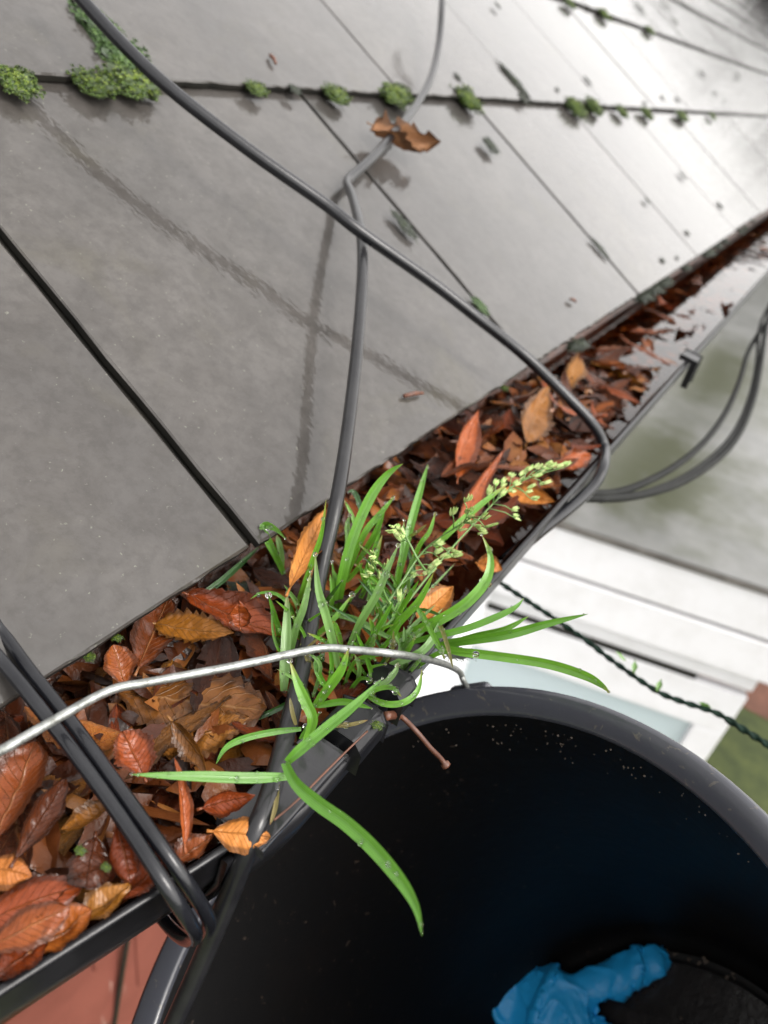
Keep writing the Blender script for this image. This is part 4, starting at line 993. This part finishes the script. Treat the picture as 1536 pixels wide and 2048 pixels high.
moss(1244, 224, 30, 28, 'g', 'first tiny far moss dot on the slate course')
moss(1294, 228, 30, 28, 'g', 'second tiny far moss dot on the slate course')
moss(1365, 233, 56, 24, 'g', 'flat far moss smear on the slate course')
moss(1425, 233, 20, 16, 'g', 'last moss dot on the far slate course')
moss(980, 290, 42, 40, 'd', 'dark oval lump of moss on the open slate', .5)
moss(808, 448, 34, 72, 'd', 'dark moss patch in the joint below the thin cable', 0)
moss(962, 612, 30, 44, 'p', 'moss patch at the lower end of a slate joint', 0)
moss(1200, 495, 20, 52, 'd', 'thin moss streak in a far slate joint')
moss(1140, 8, 34, 22, 'g', 'moss dot on the upper slate course at top')
moss(1210, 30, 40, 26, 'g', 'moss bump on the upper slate course line')
moss(1300, 62, 28, 20, 'g', 'small moss bump farther along the upper course line')
rs = random.Random(8)
for (px, py, w, h) in ((1280, 15, 14, 34), (1330, 8, 12, 30), (1350, 40, 12, 24), (1405, 145, 14, 20), (1475, 150, 14, 18), (1430, 185, 10, 12), (1325, 195, 12, 12), (1355, 198, 12, 14), (1290, 205, 10, 12), (1175, 160, 14, 26), (1115, 178, 12, 12), (915, 152, 14, 22), (995, 10, 14, 20), (1365, 350, 14, 22), (1295, 400, 14, 16), (1440, 410, 14, 18), (1375, 465, 14, 14), (1325, 520, 16, 14), (1355, 515, 10, 10), (1450, 200, 8, 8)):
    moss(px, py, w, h, 'd', 'small dark moss fleck scattered on the far slates', rs.uniform(-.5, .5), group='dark moss flecks on the far slates')
# eave-edge and gutter moss
for (px, py, w, zz, lab) in ((490, 1180, 70, -.022, 'dark moss cushion under the slate corner in the gutter'), (176, 1312, 30, -.004, 'tiny moss at the slate edge above the handle'), (232, 1275, 24, -.004, 'tiny moss sprig on the slate edge near the handle'), (160, 1702, 22, -.010, 'green moss crumb on the dead leaves'), (212, 1735, 20, -.010, 'second green moss crumb on the dead leaves'), (752, 1450, 26, -.014, 'moss sprig under the gutter clip'), (1005, 775, 24, -.006, 'moss speck at the eave beside the upper cable'), (905, 1300, 60, -.026, 'moss pad under the right hand grass blades')):
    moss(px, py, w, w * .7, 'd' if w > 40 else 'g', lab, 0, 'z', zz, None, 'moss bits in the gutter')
for k in range(26):
    y = rs.uniform(.35, 2.2); s = rs.uniform(.006, .013)
    m4 = Matrix.Translation(V(rs.uniform(-.004, .004), y, -.010)) @ Matrix.Diagonal((s * .7, s * 1.6, s * .6, 1)); tag(obj('moss_clump', rs.choice(MS['d']), None, m4), 'dark moss tuft under the far slate edge along the gutter', 'moss', 'moss under the far eave')

# ------------------------------------------------------------------ bay window with a wet flat roof, below and beyond the gutter
bay = empty('bay_window', (0, 0, 0)); tag(bay, 'white framed bay window with a mossy wet flat roof below the gutter', 'window')
BZ = .192 - .99 * 1.2
A_ = at_z(1118, 1040, BZ); B_ = at_z(1536, 1175, BZ)
ue = (B_ - A_); ue.z = 0; ue.normalize(); un = V(ue.y, -ue.x, 0)          # un: out of the pane, towards the camera
def bp(px, py, off=0.0):
    p = on_plane(px, py, A_ + un * off, un); return (p - A_).dot(ue), p.z
def bbox(name, u0, u1, z0, z1, o0, o1, mat, bev=.004):
    c = A_ + ue * (u0 + u1) / 2 + un * (o0 + o1) / 2; c.z = (z0 + z1) / 2
    o = obj(name, mesh(name, *boxv(c, (u1 - u0) / 2, abs(o1 - o0) / 2, (z1 - z0) / 2, (ue, un, V(0, 0, 1))), mat.m, False), bay)
    if bev: bevel(o, bev, 2)
    return o
uR = bp(1525, 1365)[0]; UL, UF = -.45, uR + .10
zg = sum(bp(x, y)[1] for x, y in ((1168, 1160), (1318, 1210))) / 2
zf = sum(bp(x, y)[1] for x, y in ((1250, 1275), (1450, 1330))) / 2
zt = sum(bp(x, y)[1] for x, y in ((1118, 1262), (1218, 1305), (1343, 1347))) / 3
print('bay', BZ, zg, zf, zt, uR)
# flat roof, drip edge
c = A_ + ue * (UL + UF) / 2 - un * 1.6
rv = [A_ + ue * UL + un * .012, A_ + ue * (UF + 1.2) + un * .012 - un * 0, A_ + ue * (UF + 1.2) - un * 5.2, A_ + ue * UL - un * 5.2]
n = 14; vs, fs = [], []
for i in range(n + 1):
    for j in range(n + 1):
        p = rv[0].lerp(rv[1], i / n).lerp(rv[3].lerp(rv[2], i / n), j / n); p.z = BZ + .004 + .006 * noise.noise(p * 2); vs.append(p)
for i in range(n):
    for j in range(n): a = i * (n + 1) + j; fs.append((a, a + n + 1, a + n + 2, a + 1))
obj('flat_roof', mesh('flat_roof', vs, fs, M_flat.m), bay)
bbox('drip_edge', UL, UF + .6, BZ - .022, BZ - .002, -.02, .016, M_seal)
bbox('fascia', UL, UF + .6, zg + .006, BZ - .0235, -.03, .008, M_white)
bbox('fascia_groove', UL, UF + .6, zg - .006, zg + .005, -.03, -.004, M_seal, 0)
bbox('fascia', UL, UF + .6, zf, zg - .007, -.03, .010, M_white)
bbox('window_head', UL, uR, zt + .012, zf - .002, -.06, -.022, M_white)
uE = bp(1398, 1357)[0]
bbox('vent_slot', UL, uE, zt - .016, zt + .011, -.06, -.024, M_trim, 0)
bbox('vent_end_cap', uE - .05, uE - .004, zt - .011, zt + .010, -.034, -.030, M_trim, 0)
zs = bp(1000, 1320)[1]
bbox('window_rail', UL, uR, zs, zt - .0165, -.06, -.020, M_white)
bbox('corner_post', uR - .10, uR, GZ + .5, zs - .001, -.06, -.021, M_white)
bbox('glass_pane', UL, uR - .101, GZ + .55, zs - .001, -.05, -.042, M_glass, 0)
bbox('bay_wall', UL, uR - .01, GZ, GZ + .498, -.09, -.03, M_white)
